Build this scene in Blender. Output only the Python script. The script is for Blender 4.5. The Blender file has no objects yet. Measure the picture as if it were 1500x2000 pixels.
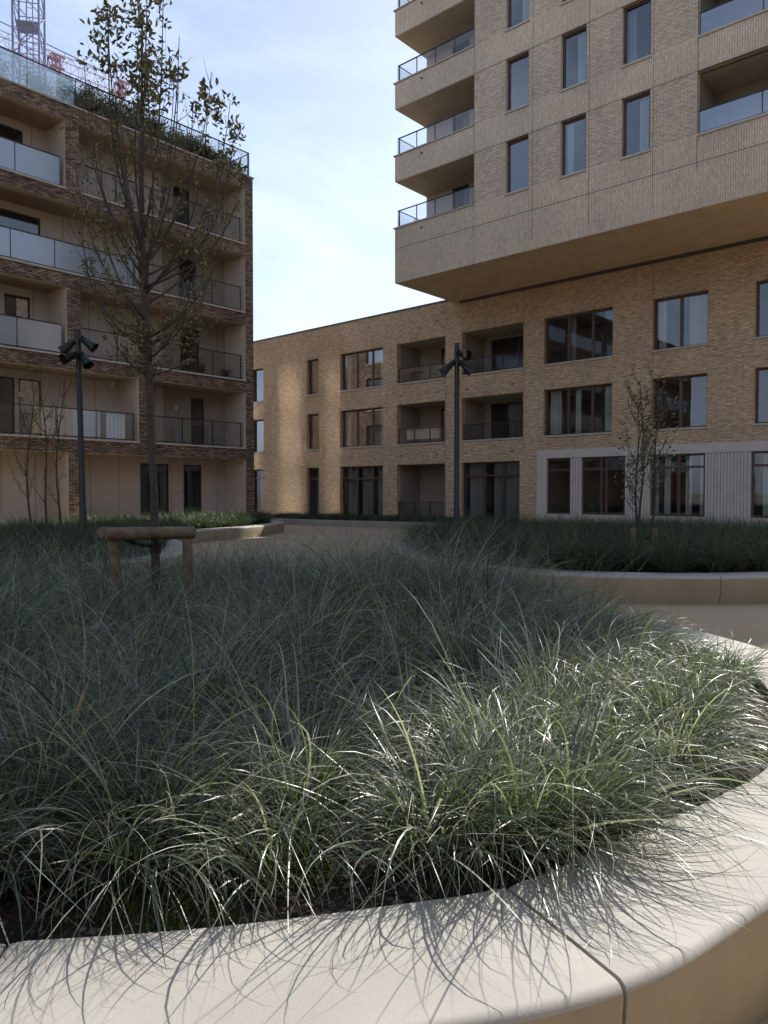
import bpy, math, random
import numpy as np
from mathutils import Vector, Matrix
R = math.radians
SC = bpy.context.scene
COL = SC.collection

# ------------------------------------------------------------------ camera
FPX, EYE = 1451.0, 1.6
PITCH = math.atan2(36.0, FPX)
cd = bpy.data.cameras.new("camera"); cam = bpy.data.objects.new("camera", cd); COL.objects.link(cam)
cd.sensor_fit = 'HORIZONTAL'; cd.sensor_width = 36.0; cd.lens = 36.0*FPX/1500.0
cd.clip_start = 0.05; cd.clip_end = 3000
cam.location = (0, 0, EYE); cam.rotation_euler = (R(90)-PITCH, 0, 0)
SC.camera = cam
SC.render.resolution_x = 768; SC.render.resolution_y = 1024

# ------------------------------------------------------------------ light
SUN_AZ, SUN_EL = 41.2, 43.5        # azimuth to the right of the view direction
world = bpy.data.worlds.new("World"); SC.world = world; world.use_nodes = True
wn, wl = world.node_tree.nodes, world.node_tree.links
wn.clear()
sky = wn.new('ShaderNodeTexSky'); sky.sky_type = 'NISHITA'; sky.sun_disc = False
sky.sun_elevation = R(SUN_EL); sky.sun_rotation = R(SUN_AZ)
sky.air_density = 1.0; sky.dust_density = 2.0; sky.ozone_density = 1.5
tc = wn.new('ShaderNodeTexCoord'); mp = wn.new('ShaderNodeMapping'); mp.inputs['Scale'].default_value = (1.2, 1.2, 3.6)
mp.inputs['Rotation'].default_value = (0, R(12), R(20))
nz = wn.new('ShaderNodeTexNoise'); nz.inputs['Scale'].default_value = 2.2; nz.inputs['Detail'].default_value = 7; nz.inputs['Roughness'].default_value = 0.55
nz.inputs['Distortion'].default_value = 0.5
cr = wn.new('ShaderNodeValToRGB'); cr.color_ramp.elements[0].position = 0.36; cr.color_ramp.elements[1].position = 0.72
cr.color_ramp.elements[0].color = (0.22,)*3+(1,); cr.color_ramp.elements[1].color = (0.74,)*3+(1,)
mx = wn.new('ShaderNodeMixRGB'); mx.inputs[2].default_value = (8.0, 9.0, 11.2, 1)
bg = wn.new('ShaderNodeBackground'); bg.inputs['Strength'].default_value = 0.13
wo = wn.new('ShaderNodeOutputWorld')
# the veil of cloud is brightest towards the horizon and thins overhead
sx = wn.new('ShaderNodeSeparateXYZ'); wl.new(tc.outputs['Generated'], sx.inputs[0])
mz = wn.new('ShaderNodeMapRange'); mz.inputs[1].default_value = 0.42; mz.inputs[2].default_value = 0.85; mz.inputs[3].default_value = 1.0; mz.inputs[4].default_value = 0.30
wl.new(sx.outputs['Z'], mz.inputs[0])
vs = wn.new('ShaderNodeVectorMath'); vs.operation = 'SCALE'; vs.inputs[0].default_value = (6.7, 7.8, 10.3); wl.new(mz.outputs[0], vs.inputs['Scale']); wl.new(vs.outputs[0], mx.inputs[2])
wl.new(tc.outputs['Generated'], mp.inputs['Vector']); wl.new(mp.outputs[0], nz.inputs['Vector'])
wl.new(nz.outputs['Fac'], cr.inputs['Fac']); wl.new(cr.outputs['Color'], mx.inputs[0])
wl.new(sky.outputs['Color'], mx.inputs[1]); wl.new(mx.outputs[0], bg.inputs['Color']); wl.new(bg.outputs[0], wo.inputs['Surface'])
sd = bpy.data.lights.new("sun", 'SUN'); sd.energy = 5.0; sd.angle = R(0.53); sd.color = (1.0, 0.95, 0.87)
sun = bpy.data.objects.new("sun", sd); COL.objects.link(sun)
sdir = Vector((math.sin(R(SUN_AZ))*math.cos(R(SUN_EL)), math.cos(R(SUN_AZ))*math.cos(R(SUN_EL)), math.sin(R(SUN_EL))))
sun.rotation_euler = sdir.to_track_quat('Z', 'Y').to_euler(); sun.location = (20, 20, 60)
SC.view_settings.view_transform = 'Standard'; SC.view_settings.look = 'None'
SC.view_settings.exposure = 0.45; SC.view_settings.gamma = 1.0
SC.cycles.caustics_reflective = True; SC.cycles.blur_glossy = 0.1; SC.cycles.sample_clamp_indirect = 60; SC.cycles.max_bounces = 8; SC.cycles.transparent_max_bounces = 16

# ------------------------------------------------------------------ helpers
def ray(u, v):
    c, s = math.cos(PITCH), math.sin(PITCH)
    a, b = (u-750.0), (1000.0-v)
    return Vector((a, FPX*c + b*s, -FPX*s + b*c))
def P(u, v, z):
    d = ray(u, v); k = (z-EYE)/d.z
    return Vector((d.x*k, d.y*k, z))
def PD(u, v, y):
    d = ray(u, v); k = y/d.y
    return Vector((d.x*k, y, EYE+d.z*k))
class Frame:            # a facade: origin, direction along (towards picture right), local +Y goes into the building
    def __init__(s, o, t):
        s.o = Vector((o[0], o[1], 0)); t = Vector((t[0], t[1], 0)).normalized(); s.t = t
        s.n = Vector((-t.y, t.x, 0)); s.rz = math.atan2(t.y, t.x)
    def sz(s, u, v, q=0.0):   # pixel -> (along, height) on the plane q metres behind the facade
        d = ray(u, v); C = Vector((0, 0, EYE)); o = s.o + s.n*q
        k = (o-C).dot(s.n)/d.dot(s.n); p = C+d*k
        return ((p-s.o).dot(s.t), p.z)
    def s_(s, u, v=900, q=0.0): return s.sz(u, v, q)[0]

def setp(o, label=None, cat=None, group=None, kind=None):
    if label: o['label'] = label
    if cat: o['category'] = cat
    if group: o['group'] = group
    if kind: o['kind'] = kind
    return o
def empty(name, loc, rz=0, label=None, cat=None, group=None):
    o = bpy.data.objects.new(name, None); COL.objects.link(o); o.location = loc; o.rotation_euler = (0, 0, rz)
    o.empty_display_size = 0.3
    return setp(o, label, cat, group)
class MB:
    def __init__(s): s.v = []; s.f = []; s.m = []
    def quad(s, a, b, c, d, m=0):
        i = len(s.v); s.v += [a, b, c, d]; s.f.append((i, i+1, i+2, i+3)); s.m.append(m)
    def box(s, x0, x1, y0, y1, z0, z1, m=0):
        i = len(s.v)
        s.v += [(x0,y0,z0),(x1,y0,z0),(x1,y1,z0),(x0,y1,z0),(x0,y0,z1),(x1,y0,z1),(x1,y1,z1),(x0,y1,z1)]
        for f in ((0,3,2,1),(4,5,6,7),(0,1,5,4),(1,2,6,5),(2,3,7,6),(3,0,4,7)):
            s.f.append(tuple(i+k for k in f)); s.m.append(m)
    def tube(s, pts, rad, n=8, m=0, cap=True):
        pts = [Vector(p) for p in pts]
        if not hasattr(rad, '__len__'): rad = [rad]*len(pts)
        i0 = len(s.v); ref = None
        for k, p in enumerate(pts):
            a = pts[max(k-1, 0)]; b = pts[min(k+1, len(pts)-1)]; d = (b-a).normalized()
            if ref is None:
                ref = Vector((0, 0, 1)) if abs(d.z) < 0.9 else Vector((1, 0, 0))
            x = ref.cross(d)
            if x.length < 1e-6: x = Vector((1, 0, 0))
            x.normalize(); y = d.cross(x); ref = y if False else ref
            for j in range(n):
                t = 2*math.pi*j/n; q = p+(x*math.cos(t)+y*math.sin(t))*rad[k]
                s.v.append(tuple(q))
        for k in range(len(pts)-1):
            for j in range(n):
                a = i0+k*n+j; b = i0+k*n+(j+1) % n
                s.f.append((a, b, b+n, a+n)); s.m.append(m)
        if cap:
            s.f.append(tuple(i0+j for j in reversed(range(n)))); s.m.append(m)
            s.f.append(tuple(i0+(len(pts)-1)*n+j for j in range(n))); s.m.append(m)
    def build(s, name, mats, parent=None, smooth=False, bevel=0):
        me = bpy.data.meshes.new(name); me.from_pydata([tuple(v) for v in s.v], [], s.f)
        if not isinstance(mats, (list, tuple)): mats = [mats]
        for m in mats: me.materials.append(m)
        if len(mats) > 1: me.polygons.foreach_set('material_index', s.m)
        if smooth: me.polygons.foreach_set('use_smooth', [True]*len(s.f))
        me.update()
        o = bpy.data.objects.new(name, me); COL.objects.link(o)
        if parent: o.parent = parent
        if bevel:
            b = o.modifiers.new('bevel', 'BEVEL'); b.width = bevel; b.segments = 2; b.limit_method = 'ANGLE'
        return o

# ------------------------------------------------------------------ materials
def new_mat(name):
    m = bpy.data.materials.new(name); m.use_nodes = True
    nt = m.node_tree; b = nt.nodes['Principled BSDF']; return m, nt, b
def plain(name, col, rough=0.6, metal=0.0, noise=0.0, nscale=8.0, bump=0.0, spec=0.5):
    m, nt, b = new_mat(name); b.inputs['Roughness'].default_value = rough; b.inputs['Metallic'].default_value = metal
    b.inputs['Specular IOR Level'].default_value = spec
    b.inputs['Base Color'].default_value = (*col, 1)
    if noise or bump:
        t = nt.nodes.new('ShaderNodeTexCoord'); n = nt.nodes.new('ShaderNodeTexNoise'); n.inputs['Scale'].default_value = nscale; n.inputs['Detail'].default_value = 6
        nt.links.new(t.outputs['Object'], n.inputs['Vector'])
        if noise:
            r = nt.nodes.new('ShaderNodeMapRange'); r.inputs[1].default_value = 0.3; r.inputs[2].default_value = 0.7
            r.inputs[3].default_value = 1-noise; r.inputs[4].default_value = 1+noise
            nt.links.new(n.outputs['Fac'], r.inputs[0])
            h = nt.nodes.new('ShaderNodeVectorMath'); h.operation = 'SCALE'; h.inputs[0].default_value = col
            nt.links.new(r.outputs[0], h.inputs['Scale']); nt.links.new(h.outputs[0], b.inputs['Base Color'])
        if bump:
            bp = nt.nodes.new('ShaderNodeBump'); bp.inputs['Strength'].default_value = bump; bp.inputs['Distance'].default_value = 0.01
            nt.links.new(n.outputs['Fac'], bp.inputs['Height']); nt.links.new(bp.outputs[0], b.inputs['Normal'])
    return m
def brick(name, c1, c2, mortar, bw=0.21, rh=0.06, ms=0.010, vertical=False, var=0.35, bump=0.6, big=0.12, speck=None, soft=0.3):
    m, nt, b = new_mat(name); N, L = nt.nodes, nt.links
    t = N.new('ShaderNodeTexCoord'); sp = N.new('ShaderNodeSeparateXYZ'); L.new(t.outputs['Object'], sp.inputs[0])
    ad = N.new('ShaderNodeMath'); ad.operation = 'ADD'; L.new(sp.outputs['X'], ad.inputs[0]); L.new(sp.outputs['Y'], ad.inputs[1])
    cb = N.new('ShaderNodeCombineXYZ')
    if vertical: L.new(ad.outputs[0], cb.inputs['Y']); L.new(sp.outputs['Z'], cb.inputs['X'])
    else: L.new(ad.outputs[0], cb.inputs['X']); L.new(sp.outputs['Z'], cb.inputs['Y'])
    bt = N.new('ShaderNodeTexBrick'); L.new(cb.outputs[0], bt.inputs['Vector'])
    bt.inputs['Scale'].default_value = 1.0; bt.inputs['Brick Width'].default_value = bw; bt.inputs['Row Height'].default_value = rh
    bt.inputs['Mortar Size'].default_value = ms; bt.inputs['Mortar Smooth'].default_value = soft; bt.inputs['Bias'].default_value = 0.0
    bt.offset = 0.5 if not vertical else 0.37
    bt.inputs['Color1'].default_value = (*c1, 1); bt.inputs['Color2'].default_value = (*c2, 1); bt.inputs['Mortar'].default_value = (*mortar, 1)
    # cell-wise tone
    wn_ = N.new('ShaderNodeTexNoise'); wn_.inputs['Scale'].default_value = 1.0; wn_.inputs['Detail'].default_value = 1
    mm = N.new('ShaderNodeMapping'); sc = (1/bw*0.9, 1/rh*0.8, 1) if not vertical else (1/bw*0.9, 1/rh*0.8, 1)
    mm.inputs['Scale'].default_value = sc; L.new(cb.outputs[0], mm.inputs[0]); L.new(mm.outputs[0], wn_.inputs['Vector'])
    r = N.new('ShaderNodeMapRange'); r.inputs[1].default_value = 0.3; r.inputs[2].default_value = 0.7; r.inputs[3].default_value = 1-var; r.inputs[4].default_value = 1+var
    L.new(wn_.outputs['Fac'], r.inputs[0])
    n2 = N.new('ShaderNodeTexNoise'); n2.inputs['Scale'].default_value = 0.45; n2.inputs['Detail'].default_value = 5; L.new(t.outputs['Object'], n2.inputs['Vector'])
    r2 = N.new('ShaderNodeMapRange'); r2.inputs[1].default_value = 0.3; r2.inputs[2].default_value = 0.7; r2.inputs[3].default_value = 1-big; r2.inputs[4].default_value = 1+big
    L.new(n2.outputs['Fac'], r2.inputs[0])
    mu = N.new('ShaderNodeMath'); mu.operation = 'MULTIPLY'; L.new(r.outputs[0], mu.inputs[0]); L.new(r2.outputs[0], mu.inputs[1])
    v = N.new('ShaderNodeVectorMath'); v.operation = 'SCALE'; L.new(bt.outputs['Color'], v.inputs[0]); L.new(mu.outputs[0], v.inputs['Scale'])
    L.new(v.outputs[0], b.inputs['Base Color']); b.inputs['Roughness'].default_value = 0.85
    b.inputs['Specular IOR Level'].default_value = 0.25
    iv = N.new('ShaderNodeMath'); iv.operation = 'MULTIPLY_ADD'; iv.inputs[1].default_value = -1; L.new(bt.outputs['Fac'], iv.inputs[0]); L.new(wn_.outputs['Fac'], iv.inputs[2])
    bp = N.new('ShaderNodeBump'); bp.inputs['Strength'].default_value = bump; bp.inputs['Distance'].default_value = 0.012
    L.new(iv.outputs[0], bp.inputs['Height']); L.new(bp.outputs[0], b.inputs['Normal'])
    return m
def glass(name, tint, refl=1.0, base=(0.02, 0.025, 0.03), frost=0.0, rough=0.0, opac=0.0, wobble=0.0, f0=0.06, fcol=(0.55,0.62,0.66)):
    m = bpy.data.materials.new(name); m.use_nodes = True; nt = m.node_tree; N, L = nt.nodes, nt.links; N.clear()
    o = N.new('ShaderNodeOutputMaterial'); tr = N.new('ShaderNodeBsdfTransparent'); tr.inputs[0].default_value = (*tint, 1)
    gl = N.new('ShaderNodeBsdfGlossy'); gl.inputs['Roughness'].default_value = rough; gl.inputs['Color'].default_value = (0.95, 0.97, 1, 1)
    lw = N.new('ShaderNodeFresnel'); lw.inputs['IOR'].default_value = 1.5
    mr = N.new('ShaderNodeMath'); mr.operation = 'MULTIPLY_ADD'; mr.inputs[1].default_value = refl; mr.inputs[2].default_value = f0; mr.use_clamp = True
    L.new(lw.outputs[0], mr.inputs[0])
    ge = N.new('ShaderNodeNewGeometry'); nb = N.new('ShaderNodeMath'); nb.operation = 'SUBTRACT'; nb.inputs[0].default_value = 1.0; L.new(ge.outputs['Backfacing'], nb.inputs[1])
    mb_ = N.new('ShaderNodeMath'); mb_.operation = 'MULTIPLY'; L.new(mr.outputs[0], mb_.inputs[0]); L.new(nb.outputs[0], mb_.inputs[1]); mr = mb_
    if wobble:
        t = N.new('ShaderNodeTexCoord'); n = N.new('ShaderNodeTexNoise'); n.inputs['Scale'].default_value = 0.9; n.inputs['Detail'].default_value = 1
        L.new(t.outputs['Object'], n.inputs['Vector']); bp = N.new('ShaderNodeBump'); bp.inputs['Strength'].default_value = wobble; bp.inputs['Distance'].default_value = 0.03
        L.new(n.outputs['Fac'], bp.inputs['Height']); L.new(bp.outputs[0], gl.inputs['Normal'])
    mx = N.new('ShaderNodeMixShader'); L.new(mr.outputs[0], mx.inputs[0])
    under = tr
    if frost > 0:
        df = N.new('ShaderNodeBsdfDiffuse'); df.inputs[0].default_value = (*fcol, 1)
        tl = N.new('ShaderNodeBsdfTranslucent'); tl.inputs[0].default_value = (*fcol, 1)
        a = N.new('ShaderNodeMixShader'); a.inputs[0].default_value = 0.35; L.new(df.outputs[0], a.inputs[1]); L.new(tl.outputs[0], a.inputs[2])
        under = N.new('ShaderNodeMixShader'); under.inputs[0].default_value = frost; L.new(tr.outputs[0], under.inputs[1]); L.new(a.outputs[0], under.inputs[2])
    L.new(under.outputs[0], mx.inputs[1]); L.new(gl.outputs[0], mx.inputs[2]); L.new(mx.outputs[0], o.inputs['Surface'])
    return m
def foliage(name, c1, c2, rough=0.45, trans=0.3, spec=0.5, tcol=None, nscale=3.0, tip=None, ior=1.5):
    m = bpy.data.materials.new(name); m.use_nodes = True; nt = m.node_tree; N, L = nt.nodes, nt.links
    b = N['Principled BSDF']; o = N['Material Output']
    a = N.new('ShaderNodeAttribute'); a.attribute_name = 'tone'
    mx = N.new('ShaderNodeMixRGB'); mx.inputs[1].default_value = (*c1, 1); mx.inputs[2].default_value = (*c2, 1); L.new(a.outputs['Fac'], mx.inputs[0])
    L.new(mx.outputs[0], b.inputs['Base Color']); b.inputs['Roughness'].default_value = rough; b.inputs['Specular IOR Level'].default_value = spec
    b.inputs['IOR'].default_value = ior
    t = N.new('ShaderNodeBsdfTranslucent')
    tm = N.new('ShaderNodeMixRGB'); tm.blend_type = 'MULTIPLY'; tm.inputs[0].default_value = 1; tm.inputs[2].default_value = (*(tcol or (1.3, 1.6, 0.6)), 1)
    L.new(mx.outputs[0], tm.inputs[1]); L.new(tm.outputs[0], t.inputs['Color'])
    s = N.new('ShaderNodeMixShader'); s.inputs[0].default_value = trans
    L.new(b.outputs[0], s.inputs[1]); L.new(t.outputs[0], s.inputs[2]); L.new(s.outputs[0], o.inputs['Surface'])
    return m
def ground_mat(name, c, c2, fine, big, bump, rough=0.9):
    m, nt, b = new_mat(name); N, L = nt.nodes, nt.links
    t = N.new('ShaderNodeTexCoord')
    n1 = N.new('ShaderNodeTexNoise'); n1.inputs['Scale'].default_value = fine; n1.inputs['Detail'].default_value = 3; L.new(t.outputs['Object'], n1.inputs['Vector'])
    n2 = N.new('ShaderNodeTexNoise'); n2.inputs['Scale'].default_value = big; n2.inputs['Detail'].default_value = 6; L.new(t.outputs['Object'], n2.inputs['Vector'])
    a = N.new('ShaderNodeMath'); a.operation = 'MULTIPLY'; L.new(n1.outputs['Fac'], a.inputs[0]); L.new(n2.outputs['Fac'], a.inputs[1])
    r = N.new('ShaderNodeMapRange'); r.inputs[1].default_value = 0.12; r.inputs[2].default_value = 0.4; L.new(a.outputs[0], r.inputs[0])
    mx = N.new('ShaderNodeMixRGB'); mx.inputs[1].default_value = (*c, 1); mx.inputs[2].default_value = (*c2, 1); L.new(r.outputs[0], mx.inputs[0])
    L.new(mx.outputs[0], b.inputs['Base Color']); b.inputs['Roughness'].default_value = rough
    bp = N.new('ShaderNodeBump'); bp.inputs['Strength'].default_value = bump; bp.inputs['Distance'].default_value = 0.01
    L.new(n1.outputs['Fac'], bp.inputs['Height']); L.new(bp.outputs[0], b.inputs['Normal'])
    return m
def concrete_mat(name, col, streak=False):
    m, nt, b = new_mat(name); N, L = nt.nodes, nt.links
    t = N.new('ShaderNodeTexCoord')
    n1 = N.new('ShaderNodeTexNoise'); n1.inputs['Scale'].default_value = 1.3; n1.inputs['Detail'].default_value = 8; n1.inputs['Roughness'].default_value = 0.65; L.new(t.outputs['Object'], n1.inputs['Vector'])
    n2 = N.new('ShaderNodeTexNoise'); n2.inputs['Scale'].default_value = 160; n2.inputs['Detail'].default_value = 4; L.new(t.outputs['Object'], n2.inputs['Vector'])
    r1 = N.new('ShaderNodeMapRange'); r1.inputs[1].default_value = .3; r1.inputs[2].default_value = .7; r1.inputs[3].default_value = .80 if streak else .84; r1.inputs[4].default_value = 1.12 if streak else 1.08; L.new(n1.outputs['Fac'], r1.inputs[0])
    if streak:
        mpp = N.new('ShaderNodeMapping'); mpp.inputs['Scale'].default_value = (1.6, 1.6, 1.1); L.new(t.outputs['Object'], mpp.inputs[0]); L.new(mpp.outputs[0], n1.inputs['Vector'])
    r2 = N.new('ShaderNodeMapRange'); r2.inputs[1].default_value = .60; r2.inputs[2].default_value = .75; r2.inputs[3].default_value = 1.0; r2.inputs[4].default_value = .85; L.new(n2.outputs['Fac'], r2.inputs[0])
    mu = N.new('ShaderNodeMath'); mu.operation = 'MULTIPLY'; L.new(r1.outputs[0], mu.inputs[0]); L.new(r2.outputs[0], mu.inputs[1])
    v = N.new('ShaderNodeVectorMath'); v.operation = 'SCALE'; v.inputs[0].default_value = col; L.new(mu.outputs[0], v.inputs['Scale'])
    L.new(v.outputs[0], b.inputs['Base Color']); b.inputs['Roughness'].default_value = 0.75
    bp = N.new('ShaderNodeBump'); bp.inputs['Strength'].default_value = 0.15; bp.inputs['Distance'].default_value = 0.004
    L.new(n2.outputs['Fac'], bp.inputs['Height']); L.new(bp.outputs[0], b.inputs['Normal'])
    return m

M = {}
M['brick_h'] = brick('buff brick in running bond', (0.60, 0.45, 0.29), (0.46, 0.335, 0.21), (0.26, 0.19, 0.13), bw=0.22, rh=0.066, ms=0.013, var=0.22)
M['brick_th'] = brick('grey buff brick in running bond', (0.60, 0.49, 0.365), (0.49, 0.395, 0.295), (0.30, 0.24, 0.18), bw=0.22, rh=0.066, ms=0.013, var=0.18)
M['brick_tv'] = brick('grey buff brick set upright', (0.59, 0.485, 0.365), (0.53, 0.43, 0.32), (0.37, 0.30, 0.225), bw=0.22, rh=0.075, ms=0.012, vertical=True, var=0.10)
M['brick_l'] = brick('rough mixed brown brick', (0.33, 0.23, 0.155), (0.15, 0.10, 0.075), (0.055, 0.042, 0.033), bw=0.26, rh=0.070, ms=0.015, var=0.5, bump=1.0, big=0.3)
M['soffit'] = plain('brown rendered soffit', (0.60, 0.45, 0.29), 0.8, noise=0.12, nscale=1.5)
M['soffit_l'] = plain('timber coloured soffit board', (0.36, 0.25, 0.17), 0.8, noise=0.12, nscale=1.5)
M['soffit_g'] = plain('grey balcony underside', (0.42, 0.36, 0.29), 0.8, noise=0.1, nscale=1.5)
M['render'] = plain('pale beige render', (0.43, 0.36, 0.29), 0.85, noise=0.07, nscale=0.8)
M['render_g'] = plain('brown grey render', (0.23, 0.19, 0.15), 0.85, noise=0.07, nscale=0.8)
M['panel'] = plain('pale beige cladding panel', (0.38, 0.32, 0.265), 0.7, noise=0.05, nscale=0.6)
M['ledge'] = plain('pale stone ledge', (0.40, 0.36, 0.31), 0.7, noise=0.1, nscale=4)
M['conc_trim'] = plain('grey precast concrete trim', (0.47, 0.43, 0.39), 0.75, noise=0.08, nscale=2)
M['frame'] = plain('dark red brown window frame', (0.065, 0.034, 0.025), 0.45)
M['frame_d'] = plain('near black brown door frame', (0.028, 0.02, 0.018), 0.45)
M['rail'] = plain('anthracite metal', (0.022, 0.022, 0.026), 0.45, metal=0.3)
M['black'] = plain('black powder coated steel', (0.012, 0.015, 0.015), 0.38, metal=0.2, noise=0.15, nscale=5)
M['coping'] = plain('dark metal coping', (0.06, 0.05, 0.05), 0.5)
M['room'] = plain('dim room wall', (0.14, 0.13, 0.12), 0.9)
M['curtain'] = plain('white curtain cloth', (0.40, 0.40, 0.38), 0.9)
M['curtain_g'] = plain('grey curtain cloth', (0.20, 0.21, 0.195), 0.9)
M['glass_w'] = glass('window glass', (0.86, 0.88, 0.87), refl=1.1, f0=0.045, wobble=0.035)
M['glass_s'] = glass('tower window glass', (0.82, 0.88, 0.9), refl=1.2, f0=0.11, wobble=0.05)
M['glass_e'] = glass('sunlit end wall window glass', (0.8, 0.86, 0.88), refl=1.4, f0=0.55, rough=0.18, wobble=0.0)
M['glass_c'] = glass('window glass mirroring the sunlit wall', (0.84, 0.87, 0.86), refl=1.2, f0=0.20, wobble=0.06)
M['glass_r'] = glass('clear railing glass', (0.90, 0.92, 0.92), refl=1.1, f0=0.03)
M['glass_t'] = glass('blue tinted railing glass', (0.50, 0.60, 0.72), refl=1.6, f0=0.20)
M['glass_f'] = glass('frosted railing glass', (0.5, 0.55, 0.6), refl=1.4, f0=0.08, frost=0.62, rough=0.15, fcol=(0.42, 0.48, 0.54))
M['glass_g'] = glass('hazy terrace glass', (0.82, 0.88, 0.9), refl=1.4, f0=0.10, frost=0.35, fcol=(0.42, 0.50, 0.55))
M['plaza'] = ground_mat('beige resin bound gravel', (0.31, 0.24, 0.15), (0.43, 0.34, 0.22), 90, 0.5, 0.3)
M['earth'] = ground_mat('surrounding ground', (0.22, 0.19, 0.15), (0.28, 0.24, 0.19), 20, 0.2, 0.2)
M['soil'] = ground_mat('dark planting soil', (0.010, 0.008, 0.006), (0.055, 0.040, 0.028), 38, 6.0, 1.0)
M['conc'] = concrete_mat('pale smooth cast concrete', (0.37, 0.35, 0.31))
M['conc_bounce'] = concrete_mat('cast concrete face with painted bounce tint', (0.32, 0.275, 0.19), True)  # warm bounce from the plaza put into the face colour as ochre
M['conc_k'] = concrete_mat('grey cast concrete kerb', (0.30, 0.27, 0.23))
M['wood'] = plain('rough round softwood', (0.135, 0.098, 0.062), 0.8, noise=0.4, nscale=12, bump=0.5)
M['woodend'] = plain('sawn wood end', (0.40, 0.27, 0.15), 0.8, noise=0.2, nscale=30)
M['strap'] = plain('black rubber tree tie', (0.012, 0.012, 0.012), 0.7)
M['bark'] = plain('grey brown bark', (0.050, 0.042, 0.034), 0.85, noise=0.4, nscale=25, bump=0.8)
M['twig'] = plain('dark twig', (0.045, 0.035, 0.030), 0.8)
M['white'] = plain('white screen cloth', (0.75, 0.76, 0.78), 0.7)
M['reed'] = plain('beige woven screen', (0.50, 0.40, 0.29), 0.8, noise=0.2, nscale=30)
M['crane'] = plain('blue grey crane steel', (0.19, 0.21, 0.33), 0.6)
M['crane_r'] = plain('red crane steel', (0.34, 0.19, 0.25), 0.6)
M['lens'] = plain('floodlight lens glass', (0.35, 0.33, 0.28), 0.1)
M['grass'] = foliage('blue green grass blade', (0.006, 0.027, 0.012), (0.36, 0.39, 0.30), rough=0.385, trans=0.36, spec=0.82, tcol=(1.4, 1.5, 0.9), ior=1.6)
M['grass_far'] = foliage('green grass blade', (0.012, 0.028, 0.015), (0.120, 0.150, 0.075), rough=0.45, trans=0.30, spec=0.5, tcol=(1.5, 1.7, 0.6))
M['dry'] = foliage('straw coloured dry blade', (0.38, 0.27, 0.14), (0.52, 0.42, 0.26), rough=0.6, trans=0.2, spec=0.3, tcol=(1, 1, 1))
M['straw'] = foliage('bleached dead grass', (0.10, 0.085, 0.05), (0.24, 0.21, 0.14), rough=0.5, trans=0.3, spec=0.5, tcol=(1.3, 1.2, 1.0))
M['young'] = foliage('fresh green grass base', (0.030, 0.060, 0.010), (0.12, 0.17, 0.03), rough=0.45, trans=0.45, spec=0.4, tcol=(1.9, 2.0, 0.6))
M['moss'] = foliage('yellow green moss', (0.05, 0.075, 0.012), (0.13, 0.15, 0.03), rough=0.8, trans=0.2, spec=0.2)
M['leaf'] = foliage('olive tree leaf', (0.055, 0.065, 0.028), (0.19, 0.18, 0.085), rough=0.45, trans=0.22, spec=0.5, tcol=(1.6, 1.5, 0.5))
M['leaf2'] = foliage('yellowing tree leaf', (0.06, 0.07, 0.025), (0.22, 0.22, 0.14), rough=0.5, trans=0.25, spec=0.4, tcol=(1.4, 1.4, 0.6))
M['shrub'] = foliage('dark shrub leaf', (0.018, 0.030, 0.014), (0.055, 0.075, 0.030), rough=0.5, trans=0.2, spec=0.4)
M['shrub_p'] = foliage('pale grey green shrub leaf', (0.09, 0.12, 0.08), (0.22, 0.26, 0.17), rough=0.6, trans=0.3, spec=0.3)

rng = np.random.default_rng(7); random.seed(7)

# ------------------------------------------------------------------ ground
g = MB(); g.quad((-900,-900,-0.004),(900,-900,-0.004),(900,900,-0.004),(-900,900,-0.004)); g.build('ground', M['earth']).__setitem__('kind', 'structure')
g = MB(); g.quad((-45,-25,0),(45,-25,0),(45,48,0),(-45,48,0)); g.build('plaza', M['plaza']).__setitem__('kind', 'structure')

# ------------------------------------------------------------------ facades
D_LOW = FPX*3.1/132.8; D_TOW = FPX*3.1/156.0; D_LEF = FPX*3.1/130.6
tl = ((885+750)/FPX, -1.0)
FL = Frame((236/FPX*D_LOW, D_LOW), tl)
FT = Frame((236/FPX*D_TOW, D_TOW), tl)
FB = Frame((-260/FPX*D_LEF, D_LEF), (1284/FPX, 1.0))

def wall_with_holes(mb, s0, s1, z0, z1, holes, mi=0, bands=None, y=0.0):
    """holes: (a,b,c,d,depth,reveal_material).  bands(zmid) gives the material of a strip."""
    xs = sorted(set([s0, s1]+[h[0] for h in holes]+[h[1] for h in holes]))
    zs = sorted(set([z0, z1]+[h[2] for h in holes]+[h[3] for h in holes]+([b for b in bands[1] if z0 < b < z1] if bands else [])))
    xs = [x for x in xs if s0 <= x <= s1]; zs = [z for z in zs if z0 <= z <= z1]
    for j in range(len(zs)-1):
        zm = (zs[j]+zs[j+1])/2; m = bands[0](zm) if bands else mi
        for i in range(len(xs)-1):
            xm = (xs[i]+xs[i+1])/2
            if any(h[0] < xm < h[1] and h[2] < zm < h[3] for h in holes): continue
            mb.quad((xs[i],y,zs[j]),(xs[i+1],y,zs[j]),(xs[i+1],y,zs[j+1]),(xs[i],y,zs[j+1]), m)
    for a, b, c, d, dep, rm in holes:
        mb.quad((a,y,c),(a,y,d),(a,y+dep,d),(a,y+dep,c), rm); mb.quad((b,y,c),(b,y+dep,c),(b,y+dep,d),(b,y,d), rm)
        mb.quad((a,y,d),(b,y,d),(b,y+dep,d),(a,y+dep,d), rm); mb.quad((a,y,c),(a,y+dep,c),(b,y+dep,c),(b,y,c), rm)

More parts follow.
